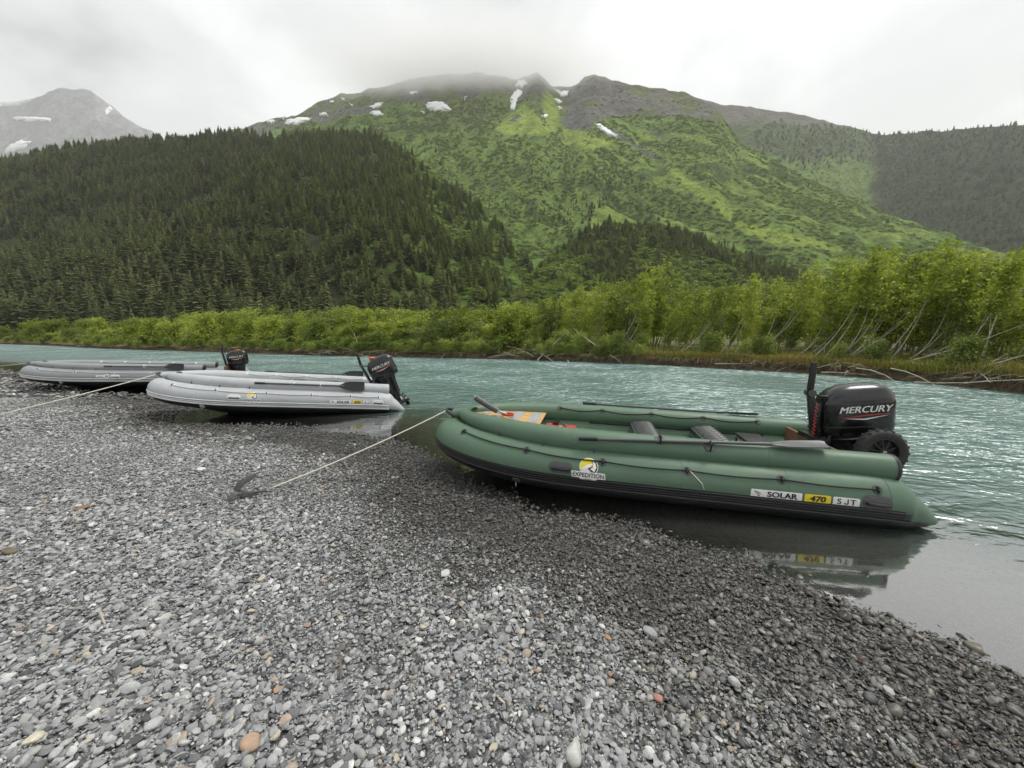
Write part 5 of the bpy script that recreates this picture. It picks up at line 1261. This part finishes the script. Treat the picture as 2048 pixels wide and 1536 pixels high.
            on_tube(bm_, M, cx, deg, .0055, 'lettering', M_INK, b); on_tube(b2, M, cx, deg, .0064, 'lettering', M_INK, b)
    if 'plain' in decals:
        x, deg = decals['plain']
        b = on_tube(flat_mesh([arc(.09, 0, .055, 0, 350, 24), rrect(.19, .055, .02, cx=-.04)]), M, x, deg, .003, 'name_decal', M_WHITE, root)
        on_tube(flat_mesh([arc(.09, 0, .036, 0, 350, 20), rrect(.12, .02, .008, cx=-.05)]), M, x, deg, .0045, 'decal_mark', M_DGREY, b)
    return root, M, U
def seat(root, x, floor_z, w=.25):
    V = []; F = []; ny_, nx_ = 61, 9; L_ = 1.02
    prof = [(-.5, 0), (-.5, .06), (-.46, .082), (-.3, .095), (0, .10), (.3, .095), (.46, .082), (.5, .06), (.5, 0)]
    for j in range(ny_):
        y = -L_ / 2 + L_ * j / (ny_ - 1); e_ = 1 - max(0, abs(2 * j / (ny_ - 1) - 1) - .95) * 8
        for u, h in prof: V.append((x + u * w, y, floor_z + .055 + max(.0, (h + (.018 * math.sin(y * 2 * math.pi / .085 + u * 3.0) if h > .07 else 0))) * e_))
    for j in range(ny_ - 1):
        for i in range(nx_ - 1): F.append((j * nx_ + i, j * nx_ + i + 1, (j + 1) * nx_ + i + 1, (j + 1) * nx_ + i))
    c = MB().add(V, F).build('seat_cushion', M_CUSH, root, auto=False)
    MB().box((x, 0, floor_z + .042), (w + .02, 1.04, .024)).build('bench_board', M_GREEN, c, bevel=.004)
    for s in (-1, 1): MB().tube([(x + s * (w / 2), -.5, floor_z + .118), (x + s * (w / 2), .5, floor_z + .118)], .006, 6).build('piping', M_GREEN, c)
def world_mat(pose, local):
    o, (yaw, pit, rol) = pose
    return Matrix.Translation(o) @ Euler((rol, pit, yaw)).to_matrix().to_4x4() @ local
def place(o, M4): o.matrix_world = M4; return o
# ---------------------------------------------------------------- outboard motor: origin at the top of the transom, x forward
def superring(xf, xr, w, z, p=3.6, n=36):
    out = []; cx, hx = (xf + xr) / 2, (xf - xr) / 2
    for k in range(n):
        a = 2 * math.pi * k / n; c, s = math.cos(a), math.sin(a); out.append((cx + hx * math.copysign(abs(c) ** (2 / p), c), w * math.copysign(abs(s) ** (2 / p), s), z))
    return out
def loft(secs, n=36, cap=True):
    V = [p for s in secs for p in s]; m = len(secs); F = []
    for i in range(m - 1):
        for k in range(n): F.append((i * n + k, i * n + (k + 1) % n, (i + 1) * n + (k + 1) % n, (i + 1) * n + k))
    if cap: F += [tuple(range(n))[::-1], tuple((m - 1) * n + k for k in range(n))]
    return V, F
def make_motor(pose, at, tilt, label, white_back=False, scale=1.0):
    root = empty('outboard_motor'); place(root, world_mat(pose, Matrix.Translation(at) @ Matrix.Rotation(tilt, 4, 'Y') @ Matrix.Scale(scale, 4))); tag(root, label, 'motor', 'black outboard motors on the boats')
    MB().add(*loft([superring(.0, -.56, .145, .07), superring(.01, -.60, .160, .09), superring(.02, -.612, .170, .18), superring(.02, -.615, .176, .33), superring(.012, -.618, .178, .43), superring(.008, -.616, .176, .445)])).build('cowl', M_COWL, root)
    def sl(z): return [(p[0], p[1], z + .035 * math.sin(max(0, (-p[0] - .05)) / .6 * math.pi)) for p in superring(.008, -.612, .172, z)]
    top = MB().add(*loft([superring(.004, -.612, .171, .440), superring(-.002, -.612, .171, .468, 3.4), superring(-.03, -.600, .158, .515, 3.2), superring(-.085, -.568, .132, .562, 3.0), superring(-.15, -.515, .098, .592, 2.8), superring(-.22, -.44, .055, .606, 2.5), superring(-.30, -.36, .012, .611, 2.2)])).build('cowl_top', M_COWL2, root)
    MB().add(*loft([superring(-.40, -.628, .10, .455, 4), superring(-.40, -.622, .10, .495, 4), superring(-.40, -.585, .085, .54, 4)])).build('air_intake', M_COWL, top)
    MB().add([tuple(v) for v in loft([superring(.016, -.612, .1735, .192), superring(.020, -.617, .1755, .200), superring(.016, -.612, .1735, .208)])[0]], loft([superring(.016, -.612, .1735, .192), superring(.020, -.617, .1755, .200), superring(.016, -.612, .1735, .208)], cap=False)[1]).build('cowl_seam', M_BLACKPL, root)
    # lower casing, bracket, leg, gearcase
    MB().add(*loft([superring(-.06, -.44, .085, -.36, 3), superring(-.04, -.46, .095, -.10, 3), superring(-.02, -.50, .12, .08, 3.2), superring(-.01, -.53, .13, .17, 3.4)])).build('midsection', M_COWL, root)
    leg = MB().add(*loft([superring(-.12, -.36, .028, -.64, 2.4), superring(-.10, -.38, .035, -.48, 2.4), superring(-.07, -.42, .055, -.36, 2.6)])).build('leg', M_COWL, root)
    MB().box((-.26, 0, -.46), (.46, .19, .014)).build('cavitation_plate', M_COWL, leg, bevel=.004)
    MB().lathe((-.05, 0, -.63), (-1, 0, 0), [(0, 0), (.03, .02), (.05, .08), (.055, .22), (.045, .34), (.03, .40), (0, .41)], 20).build('gearcase', M_COWL, leg)
    MB().add([(-.14, .006, -.66), (-.30, .006, -.66), (-.27, .004, -.82), (-.18, .004, -.82), (-.14, -.006, -.66), (-.30, -.006, -.66), (-.27, -.004, -.82), (-.18, -.004, -.82)], [(0, 1, 2, 3), (4, 7, 6, 5), (0, 3, 7, 4), (1, 5, 6, 2), (3, 2, 6, 7)]).build('skeg', M_COWL, leg, smooth=False)
    pr = MB().lathe((-.44, 0, -.63), (-1, 0, 0), [(0, 0), (.04, .01), (.04, .09), (.02, .12), (0, .125)], 16)
    for k in range(3):
        a = 2 * math.pi * k / 3; V = []
        for i in range(5):
            for j in range(4):
                r_ = .035 + .115 * i / 4; b = a + (j / 3 - .5) * (1.1 - .55 * (i / 4 - .4) ** 2 * 4); V.append((-.47 - .045 * (j / 3 - .5) * 2, r_ * math.cos(b), -.63 + r_ * math.sin(b)))
        pr.add(V, [(i * 4 + j, i * 4 + j + 1, (i + 1) * 4 + j + 1, (i + 1) * 4 + j) for i in range(4) for j in range(3)])
    pr.build('propeller', M_COWL, leg)
    br = MB().box((.015, .11, -.08), (.05, .045, .26)).box((.015, -.11, -.08), (.05, .045, .26)).box((.0, 0, .06), (.06, .27, .06)).box((-.05, 0, -.18), (.06, .24, .05))
    br = br.build('clamp_bracket', M_BLACKPL, root, bevel=.006)
    for s in (-1, 1): MB().tube([(.03, s * .11, -.03), (.12, s * .11, -.03)], .012, 8).disc((.12, s * .11, -.03), (1, 0, 0), .03, .012, 12).build('clamp_screw', M_STEEL, br)
    MB().box((.05, .03, .12), (.09, .05, .04), (0, .4, 0)).tube([(.02, -.08, .08), (.08, -.06, .10), (.12, 0, .06), (.06, .10, .03)], .008, 6).tube([(.0, .09, .10), (.09, .10, .06), (.10, .13, -.02), (.0, .15, -.06)], .007, 6).tube([(-.02, .14, .12), (.03, .16, .05), (-.03, .15, -.06), (-.12, .12, -.10)], .009, 6).build('cable_run', M_BLACKPL, root)
    # tiller folded up in front of the cowl
    ti = MB().box((.085, .04, .33), (.062, .058, .44), (0, .06, 0), .9)
    for k in range(5): ti.box((.118, .04, .2 + .07 * k), (.012, .05, .018))
    ti = ti.build('tiller', M_BLACKPL, root, bevel=.008)
    MB().disc((.10, .075, .55), (0, 1, 0), .034, .02, 18).disc((.10, -.015, .55), (0, 1, 0), .034, .05, 18).build('tiller_hinge', M_PAD, ti)
    MB().lathe((.102, .04, .57), (-.16, 0, 1), [(.024, 0), (.030, .03), (.030, .22), (.026, .29), (0, .295)], 14).build('throttle_grip', M_RUB, ti)
    MB().tube([(.10, .065, .55), (.02, .075, .515), (-.05, .08, .50)], [.012, .01, .014], 8).build('shift_lever', M_BLACKPL, ti)
    # lettering on both flanks
    for s in (1, -1):
        def lay(bm, u0, v0, d, name, mat, par):
            bm.verts.index_update(); V = []
            for v in bm.verts: V.append((u0 - v.co.x * s, s * (.1765 + d - .012 * (abs(u0 - v.co.x * s + .30) / .30) ** 5), v0 + v.co.y))
            F = [[w.index for w in f.verts] for f in bm.faces]; bm.free(); m = MB(); m.add(V, F); return m.build(name, mat, par)
        b = lay(flat_mesh(text='MERCURY', size=.090, sx=1.08, shear=.28), -.308, .378, .004, 'lettering', M_WHITE, root)
        lay(flat_mesh(text='MERCURY', size=.090, sx=1.08, shear=.28), -.3125, .3795, .0052, 'lettering', M_WHITE, b)
        lay(flat_mesh([[(-.215, -.008), (.0, .012), (.20, .020), (.20, .012), (.0, .0), (-.1, -.008)]]), -.31, .312, .004, 'red_stripe', M_RED, b)
        lay(flat_mesh([[(-.19, -.014), (-.02, -.022), (.20, .006), (.0, -.034), (-.03, -.034)]]), -.31, .309, .004, 'white_stripe', M_WHITE, b)
    if white_back:
        MB().box((-.617, .0, .40), (.012, .20, .14), (0, -.03, 0)).build('rear_decal', M_TAPE, root, bevel=.003)
        MB().box((-.612, .0, .30), (.012, .22, .03)).build('rear_decal', M_STEEL, root, bevel=.003)
    return root
def make_oar(pose, a, b, face, blade_mat, label, blade=.50, width=.165):
    """shaft from a to the blade end b; face = direction the blade looks"""
    a, b = Vector(a), Vector(b); d = (b - a).normalized(); L_ = (b - a).length; n = (Vector(face) - d * Vector(face).dot(d)).normalized(); w = d.cross(n)
    root = empty('oar'); place(root, world_mat(pose, Matrix.Translation(a))); tag(root, label, 'oar', 'oars strapped to the boats')
    MB().tube([Vector((0, 0, 0)), d * (L_ - blade * .75)], .0155, 10).build('shaft', M_OAR, root)
    MB().tube([Vector((0, 0, 0)), d * .17], .0185, 10).build('grip', M_RUB, root)
    prof = [(0, .02), (.12, .045), (.25, .115), (.42, .155), (.6, .165), (.92, .165), (.97, .15), (1.0, .13)]; V = []; F = []
    for t, ww in prof:
        p = d * (L_ - blade * (1 - t))
        for u in (-1, -.5, 0, .5, 1):
            for sgn in (1, -1): V.append(p + w * u * ww * width / .165 / 2 + n * (sgn * (.004 + .009 * (1 - abs(u)) ** 2 * (1 - .7 * t)) + .012 * (abs(u) ** 2) * t))
    m = 10
    for i in range(len(prof) - 1):
        for k in range(4):
            F += [(i * m + 2 * k, i * m + 2 * k + 2, (i + 1) * m + 2 * k + 2, (i + 1) * m + 2 * k), (i * m + 2 * k + 1, (i + 1) * m + 2 * k + 1, (i + 1) * m + 2 * k + 3, i * m + 2 * k + 3)]
        F += [(i * m, (i + 1) * m, (i + 1) * m + 1, i * m + 1), (i * m + 8, i * m + 9, (i + 1) * m + 9, (i + 1) * m + 8)]
    e_ = (len(prof) - 1) * m; F.append((e_, e_ + 2, e_ + 4, e_ + 6, e_ + 8, e_ + 9, e_ + 7, e_ + 5, e_ + 3, e_ + 1))
    MB().add(V, F).build('blade', blade_mat, root)
    return root
POSE1 = ((3.659, 3.72, -.023), (2.941, -.034, .002))
POSE2 = ((-2.497, 8.67, -.084), (3.445, -.084, .009))
POSE3 = ((-9.558, 12.695, .01), (3.555, -.049, -.003))
HOLD = [(4.12, 60), (3.42, 48), (2.72, 41), (2.0, 39), (1.25, 39), (.56, 36)]
INNER = [3.25, 2.7, 2.1, 1.5, .9]
green, MG, UG = make_boat(POSE1, 'dark green inflatable boat with black trim, nearest the camera', 'inflatable boats drawn up on the gravel', M_GREEN, M_RUB, M_DROPE, M_RUB, [(-5, .006, M_RUB), (-11, .006, M_RUB), (-17, .006, M_RUB), (-24, .013, M_RUB)], 0.0, {'emblem': (2.84, 20), 'name': (1.30, 6)}, M_RUB, HOLD, [(3.09, 17), (.57, 11)], INNER)
grey, MG2, UG2 = make_boat(POSE2, 'light grey inflatable boat with white trim, middle of the three', 'inflatable boats drawn up on the gravel', M_GREY, M_WHITEP, M_WROPE, M_GREY, [(-6, .008, M_WHITEP), (-15, .006, M_WHITEP), (-24, .016, M_WHITEP)], 0.0, {'emblem': (2.72, 16), 'name': (1.22, 6), 'oval': 1}, M_GREY, [(4.0, 52), (3.3, 44), (2.5, 39), (1.75, 38), (1.05, 38), (.52, 36)], [(3.0, 14), (.52, 8)], INNER)
far_b, MG3, UG3 = make_boat(POSE3, 'mid grey inflatable boat farthest away, beyond the light grey one', 'inflatable boats drawn up on the gravel', M_DGREY, M_WHITEP, M_WROPE, M_DGREY, [(-6, .008, M_WHITEP), (-15, .006, M_WHITEP), (-24, .016, M_WHITEP)], -.75, {'plain': (2.62, 12)}, M_RUB, [(4.0, 52), (3.2, 44), (2.4, 39), (1.6, 38), (.8, 38)], [(2.35, 10)], INNER)
for x in (2.22, 1.52): seat(green, x, .33)
for p_ in ((2.98, -.15), (3.15, -.30)): MB().lathe((p_[0], p_[1], .345), (0, 0, 1), [(.045, 0), (.045, .012), (.03, .02), (0, .022)], 20).build('floor_valve', M_BLACKPL, green)
for x in (2.22, 1.52):
    seat(grey, x, .33); seat(far_b, x, .33)
# launching wheel folded up at the green boat's stern
W = Vector((.235, .36, .555)); TY = Vector((.0, 1, .05)).normalized()
tyre = MB().lathe(W - TY * .055, TY, [(.125, .012), (.15, .0), (.19, -.004), (.207, .008), (.216, .030), (.218, .055), (.216, .080), (.207, .102), (.19, .114), (.15, .110), (.125, .098), (.125, .012)], 48)
a_ = TY.orthogonal().normalized(); b_ = TY.cross(a_)
for k in range(40):                                         # tread blocks
    t = 2 * math.pi * k / 40; d = a_ * math.cos(t) + b_ * math.sin(t); c = W + d * .2185 + TY * (.018 if k % 2 else -.018); t2 = TY.cross(d); R3 = Matrix((TY, t2, d)).transposed()
    V = [c + R3 @ Vector(v) for v in ((-.024, -.012, -.004), (.024, -.008, -.004), (.024, .012, -.004), (-.024, .008, -.004), (-.022, -.010, .005), (.022, -.007, .005), (.022, .010, .005), (-.022, .007, .005))]; tyre.add(V, [(4, 5, 6, 7), (0, 1, 5, 4), (1, 2, 6, 5), (2, 3, 7, 6), (3, 0, 4, 7)])
for i_, v_ in enumerate(tyre.V): tyre.V[i_] = tuple(W + (Vector(v_) - W) * .92)
tyre = tyre.build('launching_wheel', M_TYRE, green)
rim = MB().lathe(W - TY * .045, TY, [(.118, 0), (.127, .004), (.127, .086), (.118, .09), (.112, .08), (.112, .01), (.118, 0)], 40)
for k in range(10):
    t = 2 * math.pi * k / 10; d = a_ * math.cos(t) + b_ * math.sin(t); rim.tube([W + d * .03 + TY * .03, W + d * .115 + TY * .02], .008, 6)
rim.disc(W - TY * .012, TY, .115, .012, 32)
rim.build('rim', M_BLACKPL, tyre)
MB().disc(W - TY * .04, TY, .034, .085, 20).build('hub', M_BLACKPL, tyre); MB().lathe(W + TY * .045, TY, [(.006, .0), (.016, .0), (.016, .008), (.006, .010)], 16).build('axle_nut', M_STEEL, tyre)
MB().box((.42, .33, .47), (.36, .035, .045), (0, .35, 0)).build('wheel_arm', M_STEEL, tyre, bevel=.004)
motor1 = make_motor(POSE1, (.535, 0, .50), .14, 'black outboard motor on the green boat, its lettering facing the camera', scale=.98)
motor2 = make_motor(POSE2, (.60, 0, .50), .49, 'black outboard motor on the light grey boat, tilted far forward', white_back=True, scale=.93)
motor3 = make_motor(POSE3, (-.16, 0, .46), .17, 'black outboard motor on the farthest grey boat', scale=.92)
make_oar(POSE1, (2.95, .802, .553), (.86, .705, .652), (.15, .25, 1), M_OAR, 'dark grey oar lying along the near side tube of the green boat', width=.12)
make_oar(POSE1, (2.95, -.72, .622), (.86, -.72, .622), (0, -.3, 1), M_OAR, 'oar on the far side tube of the green boat, mostly hidden')
make_oar(POSE2, (2.72, .79, .545), (.80, .795, .555), (0, 1, .35), M_BLACKPL, 'black oar with broad upright blade on the near tube of the light grey boat', width=.19)
make_oar(POSE2, (2.95, -.73, .615), (.92, -.73, .635), (0, 1, .35), M_BLACKPL, 'black oar blade showing above the far tube of the light grey boat', width=.19)
make_oar(POSE3, (2.62, .79, .545), (.82, .795, .555), (0, 1, .35), M_BLACKPL, 'black oar with broad blade on the near tube of the farthest boat', width=.19)
def strap(pose, U, x, deg):
    p = U.D(x, deg, .004); nn = U.nrm(x, deg); return p, nn
for root_, U_, x, deg in ((green, UG, 2.22, 55), (green, UG, 1.80, 42), (grey, UG2, 2.1, 40), (grey, UG2, 1.6, 26), (far_b, UG3, 1.75, 30)):
    p = U_.D(x, deg, -.002); nn = U_.nrm(x, deg); pm = M_PAD if root_ is green else M_WHITEP
    h = MB().disc(p, nn, .05, .008, 22, .045).build('oar_holder', pm, root_); tx = Vector((1, 0, 0)); up = nn.cross(tx)
    MB().tube([p - up * .035 + nn * .006, p - up * .03 + nn * .05, p + up * .012 + nn * .062, p + up * .035 + nn * .03, p + up * .04], .008, 6).build('oar_strap', M_RUB if root_ is green else M_WHITEP, h)
# ---------------------------------------------------------------- things lying in the boats
def local_empty(name, pose, at, label, cat, group=None, rot=(0, 0, 0)):
    e_ = empty(name); place(e_, world_mat(pose, Matrix.Translation(at) @ Euler(rot).to_matrix().to_4x4())); return tag(e_, label, cat, group)
bd = local_empty('bow_board', POSE1, (3.80, -.10, .50), 'tan plywood board with grey non-slip patches in the bow of the green boat', 'board', rot=(0, -.03, 0))
outl = [(-.40, -.38), (-.40, .30), (-.05, .27), (.28, .16), (.46, .05), (.46, -.10), (.25, -.26), (-.05, -.36)]
V = [(x, y, 0) for x, y in outl] + [(x, y, .018) for x, y in outl]; n_ = len(outl)
MB().add(V, [tuple(range(n_))[::-1], tuple(range(n_, 2 * n_))] + [(i, (i + 1) % n_, n_ + (i + 1) % n_, n_ + i) for i in range(n_)]).build('panel', M_WOOD, bd, bevel=.004)
for c, d in (((-.30, -.04), (.12, .52)), ((-.08, -.06), (.12, .48)), ((.13, -.15), (.10, .20)), ((.13, .10), (.10, .12)), ((.30, -.06), (.08, .22))): MB().box((c[0], c[1], .0205), (d[0], d[1], .003)).build('nonslip_patch', M_TAPE, bd, bevel=.001)
MB().box((.05, .02, .021), (.12, .05, .004)).build('hand_hole', M_INK, bd)
MB().box((0, -.04, -.09), (.70, .30, .10)).build('board_support', M_DARKWOOD, bd, bevel=.006)
sv = local_empty('hand_shovel', POSE1, (4.20, .02, .72), 'grey tubed shovel with red grip slanting out of the bow of the green boat', 'shovel')
MB().tube([(0, .02, .02), (-.12, .0, -.055), (-.27, -.02, -.135)], .036, 14).build('handle_tube', M_OAR, sv); MB().disc((.004, .0206, .0225), (.85, .1, .5), .024, .004, 16).build('tube_mouth', M_WHITE, sv)
MB().tube([(-.27, -.02, -.135), (-.36, -.03, -.165)], [.014, .018], 8).build('neck', M_STEEL, sv)
MB().tube([(-.34, .01, -.155), (-.40, .03, -.165), (-.46, .0, -.165), (-.45, -.06, -.165), (-.38, -.06, -.16)], .013, 8).build('red_grip', M_RED, sv)
rb = local_empty('fuel_tank', POSE1, (3.18, .02, .36), 'low red plastic fuel tank behind the bow board of the green boat', 'tank')
MB().box((.10, 0, .05), (.18, .30, .12), taper=.86).build('body', M_RED, rb, bevel=.025); MB().box((-.10, 0, .05), (.19, .30, .11), taper=.86).build('body', M_RED, rb, bevel=.025); MB().box((0, 0, .04), (.06, .26, .09)).build('strap', M_WOOD, rb, bevel=.006)
MB().lathe((.06, -.06, .11), (0, 0, 1), [(.035, 0), (.035, .03), (.025, .035), (.012, .036), (.012, .05), (0, .05)], 18).build('cap', M_BLACKPL, rb)
MB().tube([(.06, -.06, .14), (.0, -.02, .16), (-.08, .02, .10), (-.22, .06, .02)], .009, 6).build('hose', M_RUB, rb)
tr_ = local_empty('folding_stool', POSE1, (1.17, .02, .36), 'small black folding stool behind the rear bench of the green boat', 'stool')
MB().box((0, 0, .145), (.24, .36, .022)).build('top', M_BLACKPL, tr_, bevel=.008); MB().box((0, 0, .115), (.22, .34, .018)).build('rim', M_STEEL, tr_, bevel=.005)
for sx_ in (-1, 1):
    for sy_ in (-1, 1): MB().tube([(sx_ * .10, sy_ * .15, .11), (sx_ * .10, sy_ * .15, 0)], .009, 8).build('leg', M_BLACKPL, tr_)
cord = []
for k in range(60):
    t = k / 59; cord.append((.66 + .012 * math.cos(t * 60), .10 + .012 * math.sin(t * 60), .92 - .34 * t))
o = MB().tube(cord, .0035, 5).build('kill_cord', M_RED); place(o, world_mat(POSE1, Matrix.Identity(4))); tag(o, 'coiled red safety cord hanging beside the tiller of the green boat', 'cord')
for pose, at, lab in ((POSE2, (.72, .02, 1.035), 'small orange float on top of the motor of the light grey boat'), (POSE3, (-.40, .02, 1.005), 'small orange float on top of the motor of the farthest boat')):
    f_ = local_empty('orange_float', pose, at, lab, 'float', 'orange floats on the motors'); MB().box((0, 0, .045), (.10, .07, .075)).build('body', M_ORANGE, f_, bevel=.016); MB().box((-.02, .036, .045), (.022, .006, .03)).box((.025, .036, .045), (.022, .006, .03)).build('slot', M_INK, f_)
    MB().tube([(0, 0, .01), (-.01, 0, -.06)], .008, 6).build('stem', M_BLACKPL, f_)
# frayed cord end hanging from the lifeline of the green boat
o = MB().tube([MG.D(1.98, 39, .012), MG.D(1.93, 26, .012), MG.D(1.88, 14, .008), MG.D(1.86, 2, .006)], [.005, .005, .004, .002], 6).build('cord_end', M_ROPE, green)
# ---------------------------------------------------------------- mooring ropes and anchor
def gz1(x, y): return float(ground_z(np.array([x]), np.array([y]))[0])
ax_, ay_ = map(float, on_level(480, 998, .14)); az_ = gz1(ax_, ay_)
an = empty('grapnel_anchor', (ax_, ay_, az_), (0, 0, .35)); an.scale = (.8, .8, .8); tag(an, 'grey folding grapnel anchor dug into the gravel', 'anchor')
def fluke(path, w, name):
    V = []; F = []; m = len(path)
    for i, (x, y, z) in enumerate(path):
        t = i / (m - 1); ww = w * (.35 + .9 * math.sin(math.pi * min(1, .15 + t * .75))); th = .010 * (1 - .5 * t) + .004; p = Vector((x, y, z)); d = (Vector(path[min(i + 1, m - 1)]) - Vector(path[max(i - 1, 0)])).normalized(); s = d.cross(Vector((.25, -1, .35))).normalized(); n2 = s.cross(d)
        V += [p - s * ww / 2 - n2 * th, p + s * ww / 2 - n2 * th, p + s * ww / 2 + n2 * th, p - s * ww / 2 + n2 * th]
    for i in range(m - 1):
        for j in range(4): F.append((i * 4 + j, i * 4 + (j + 1) % 4, (i + 1) * 4 + (j + 1) % 4, (i + 1) * 4 + j))
    F += [(0, 1, 2, 3), tuple((m - 1) * 4 + j for j in range(4))]
    MB().add(V, F).build(name, M_ANCHOR, an, bevel=.002)
fluke([(0, 0, .06), (-.02, .0, .11), (.02, .04, .165), (.085, .09, .20), (.14, .13, .205)], .06, 'fluke')
fluke([(0, 0, .06), (-.03, -.03, .05), (-.06, -.07, .0), (-.075, -.10, -.06)], .085, 'fluke')
fluke([(0, 0, .06), (.05, -.02, .045), (.11, -.01, .02), (.16, .02, -.03)], .06, 'fluke')
fluke([(0, 0, .06), (-.02, .06, .05), (-.03, .12, .02), (-.03, .16, -.04)], .06, 'fluke')
MB().tube([(-.01, 0, .055), (.10, .05, .03), (.24, .10, .018)], .013, 10).build('shank', M_ANCHOR, an); MB().disc((-.02, -.01, .05), (.9, .3, -.1), .03, .05, 16).build('collar', M_ANCHOR, an)
MB().add(*torus_geo((.26, .11, .018), (.2, -.5, 1), .02, .005, 16, 6)).build('shackle', M_STEEL, an)
def rope(P, r, label, sag=.0, n=40):
    P = [Vector(p) for p in P]; path = []
    for a_, b_ in zip(P[:-1], P[1:]):
        for k in range(n): t = k / n; p = a_.lerp(b_, t); path.append(p - Vector((0, 0, sag * 4 * t * (1 - t))))
    path.append(P[-1]); m = MB()
    V, F = tube_geo(path, r, 8); # three twisted strands show as a ripple in the radius
    V = [v + (v - path[min(i // 8, len(path) - 1)]) * .12 * math.sin(i // 8 * 2.1 + (i % 8) * .785) for i, v in enumerate(V)]
    m.add(V, F); o = m.build('mooring_rope', M_ROPE, auto=False); return tag(o, label, 'rope', 'mooring ropes')
bow1 = world_mat(POSE1, Matrix.Identity(4)) @ Vector((4.555, .03, .555)); bow2 = world_mat(POSE2, Matrix.Identity(4)) @ Vector((4.55, .05, .54)); bow3 = world_mat(POSE3, Matrix.Identity(4)) @ Vector((4.55, .03, .54))
c_, s_ = math.cos(.35), math.sin(.35); sh = Vector((ax_ + .8 * (c_ * .27 - s_ * .11), ay_ + .8 * (s_ * .27 + c_ * .11), az_ + .025))
rope([bow1, sh], .0072, 'cream rope from the bow of the green boat to the anchor', .03)
ex, ey = map(float, on_level(-160, 868, .2)); rope([bow2, Vector((ex, ey, .22))], .010, 'cream rope from the bow of the light grey boat out of the left edge', .03)
ex, ey = map(float, on_level(-130, 745, .35)); rope([bow3, Vector((ex, ey, .40))], .008, 'thin rope from the bow of the farthest boat towards the left', .02)
# ================================================================== AIR
def box_mesh(name, lo, hi, mat):
    x0, y0, z0 = lo; x1, y1, z1 = hi
    return to_mesh(name, [(x0, y0, z0), (x1, y0, z0), (x1, y1, z0), (x0, y1, z0), (x0, y0, z1), (x1, y0, z1), (x1, y1, z1), (x0, y1, z1)], [(0, 3, 2, 1), (4, 5, 6, 7), (0, 1, 5, 4), (1, 2, 6, 5), (2, 3, 7, 6), (3, 0, 4, 7)], mat, False)
m, n, l = mat_new('haze_air'); out = nd(n, 'ShaderNodeOutputMaterial'); v = nd(n, 'ShaderNodeVolumePrincipled'); v.inputs['Color'].default_value = (.98, .985, .99, 1); v.inputs['Density'].default_value = .00010; v.inputs['Anisotropy'].default_value = .2
l.new(v.outputs[0], out.inputs['Volume'])
hz = obj('haze', box_mesh('haze', (-9500, -9500, -2.7), (9500, 9500, 2650), m)); tag(hz, 'thin grey haze filling the valley', 'haze', kind='stuff')

# low cloud wrapped round the summit ridge, a volume inside the haze
m, n, l = mat_new('cloud_vapour'); out = nd(n, 'ShaderNodeOutputMaterial'); v = nd(n, 'ShaderNodeVolumePrincipled'); v.inputs['Color'].default_value = (.99, .99, .99, 1); v.inputs['Anisotropy'].default_value = .25
tc = nd(n, 'ShaderNodeTexCoord'); ln = nd(n, 'ShaderNodeVectorMath', operation='LENGTH'); l.new(tc.outputs['Object'], ln.inputs[0])
fall = nd(n, 'ShaderNodeMapRange', {1: .35, 2: 1.0, 3: 1.0, 4: 0.0}); l.new(ln.outputs['Value'], fall.inputs[0])
nz = nd(n, 'ShaderNodeTexNoise', {'Scale': 3.2, 'Detail': 5, 'Roughness': .6}); mp = nd(n, 'ShaderNodeMapping'); mp.inputs['Scale'].default_value = (2.2, 1.0, .9); l.new(tc.outputs['Object'], mp.inputs[0]); l.new(mp.outputs[0], nz.inputs['Vector'])
ad = nd(n, 'ShaderNodeMath', operation='ADD'); l.new(fall.outputs[0], ad.inputs[0]); l.new(nz.outputs['Fac'], ad.inputs[1])
dn = nd(n, 'ShaderNodeMapRange', {1: .62, 2: 1.25, 3: 0.0, 4: .0105}); l.new(ad.outputs[0], dn.inputs[0]); mu = nd(n, 'ShaderNodeMath', operation='MULTIPLY'); l.new(dn.outputs[0], mu.inputs[0]); l.new(fall.outputs[0], mu.inputs[1]); l.new(mu.outputs[0], v.inputs['Density']); l.new(v.outputs[0], out.inputs['Volume'])
bm = bmesh.new(); bmesh.ops.create_icosphere(bm, subdivisions=3, radius=1.0); cme = bpy.data.meshes.new('summit_cloud'); bm.to_mesh(cme); bm.free(); cme.materials.append(m)
cl = obj('summit_cloud', cme, None, (-130, 1235, 762)); cl.scale = (620, 250, 115); tag(cl, 'pale cloud hanging on the summit ridge of the mountain', 'mist', kind='stuff')
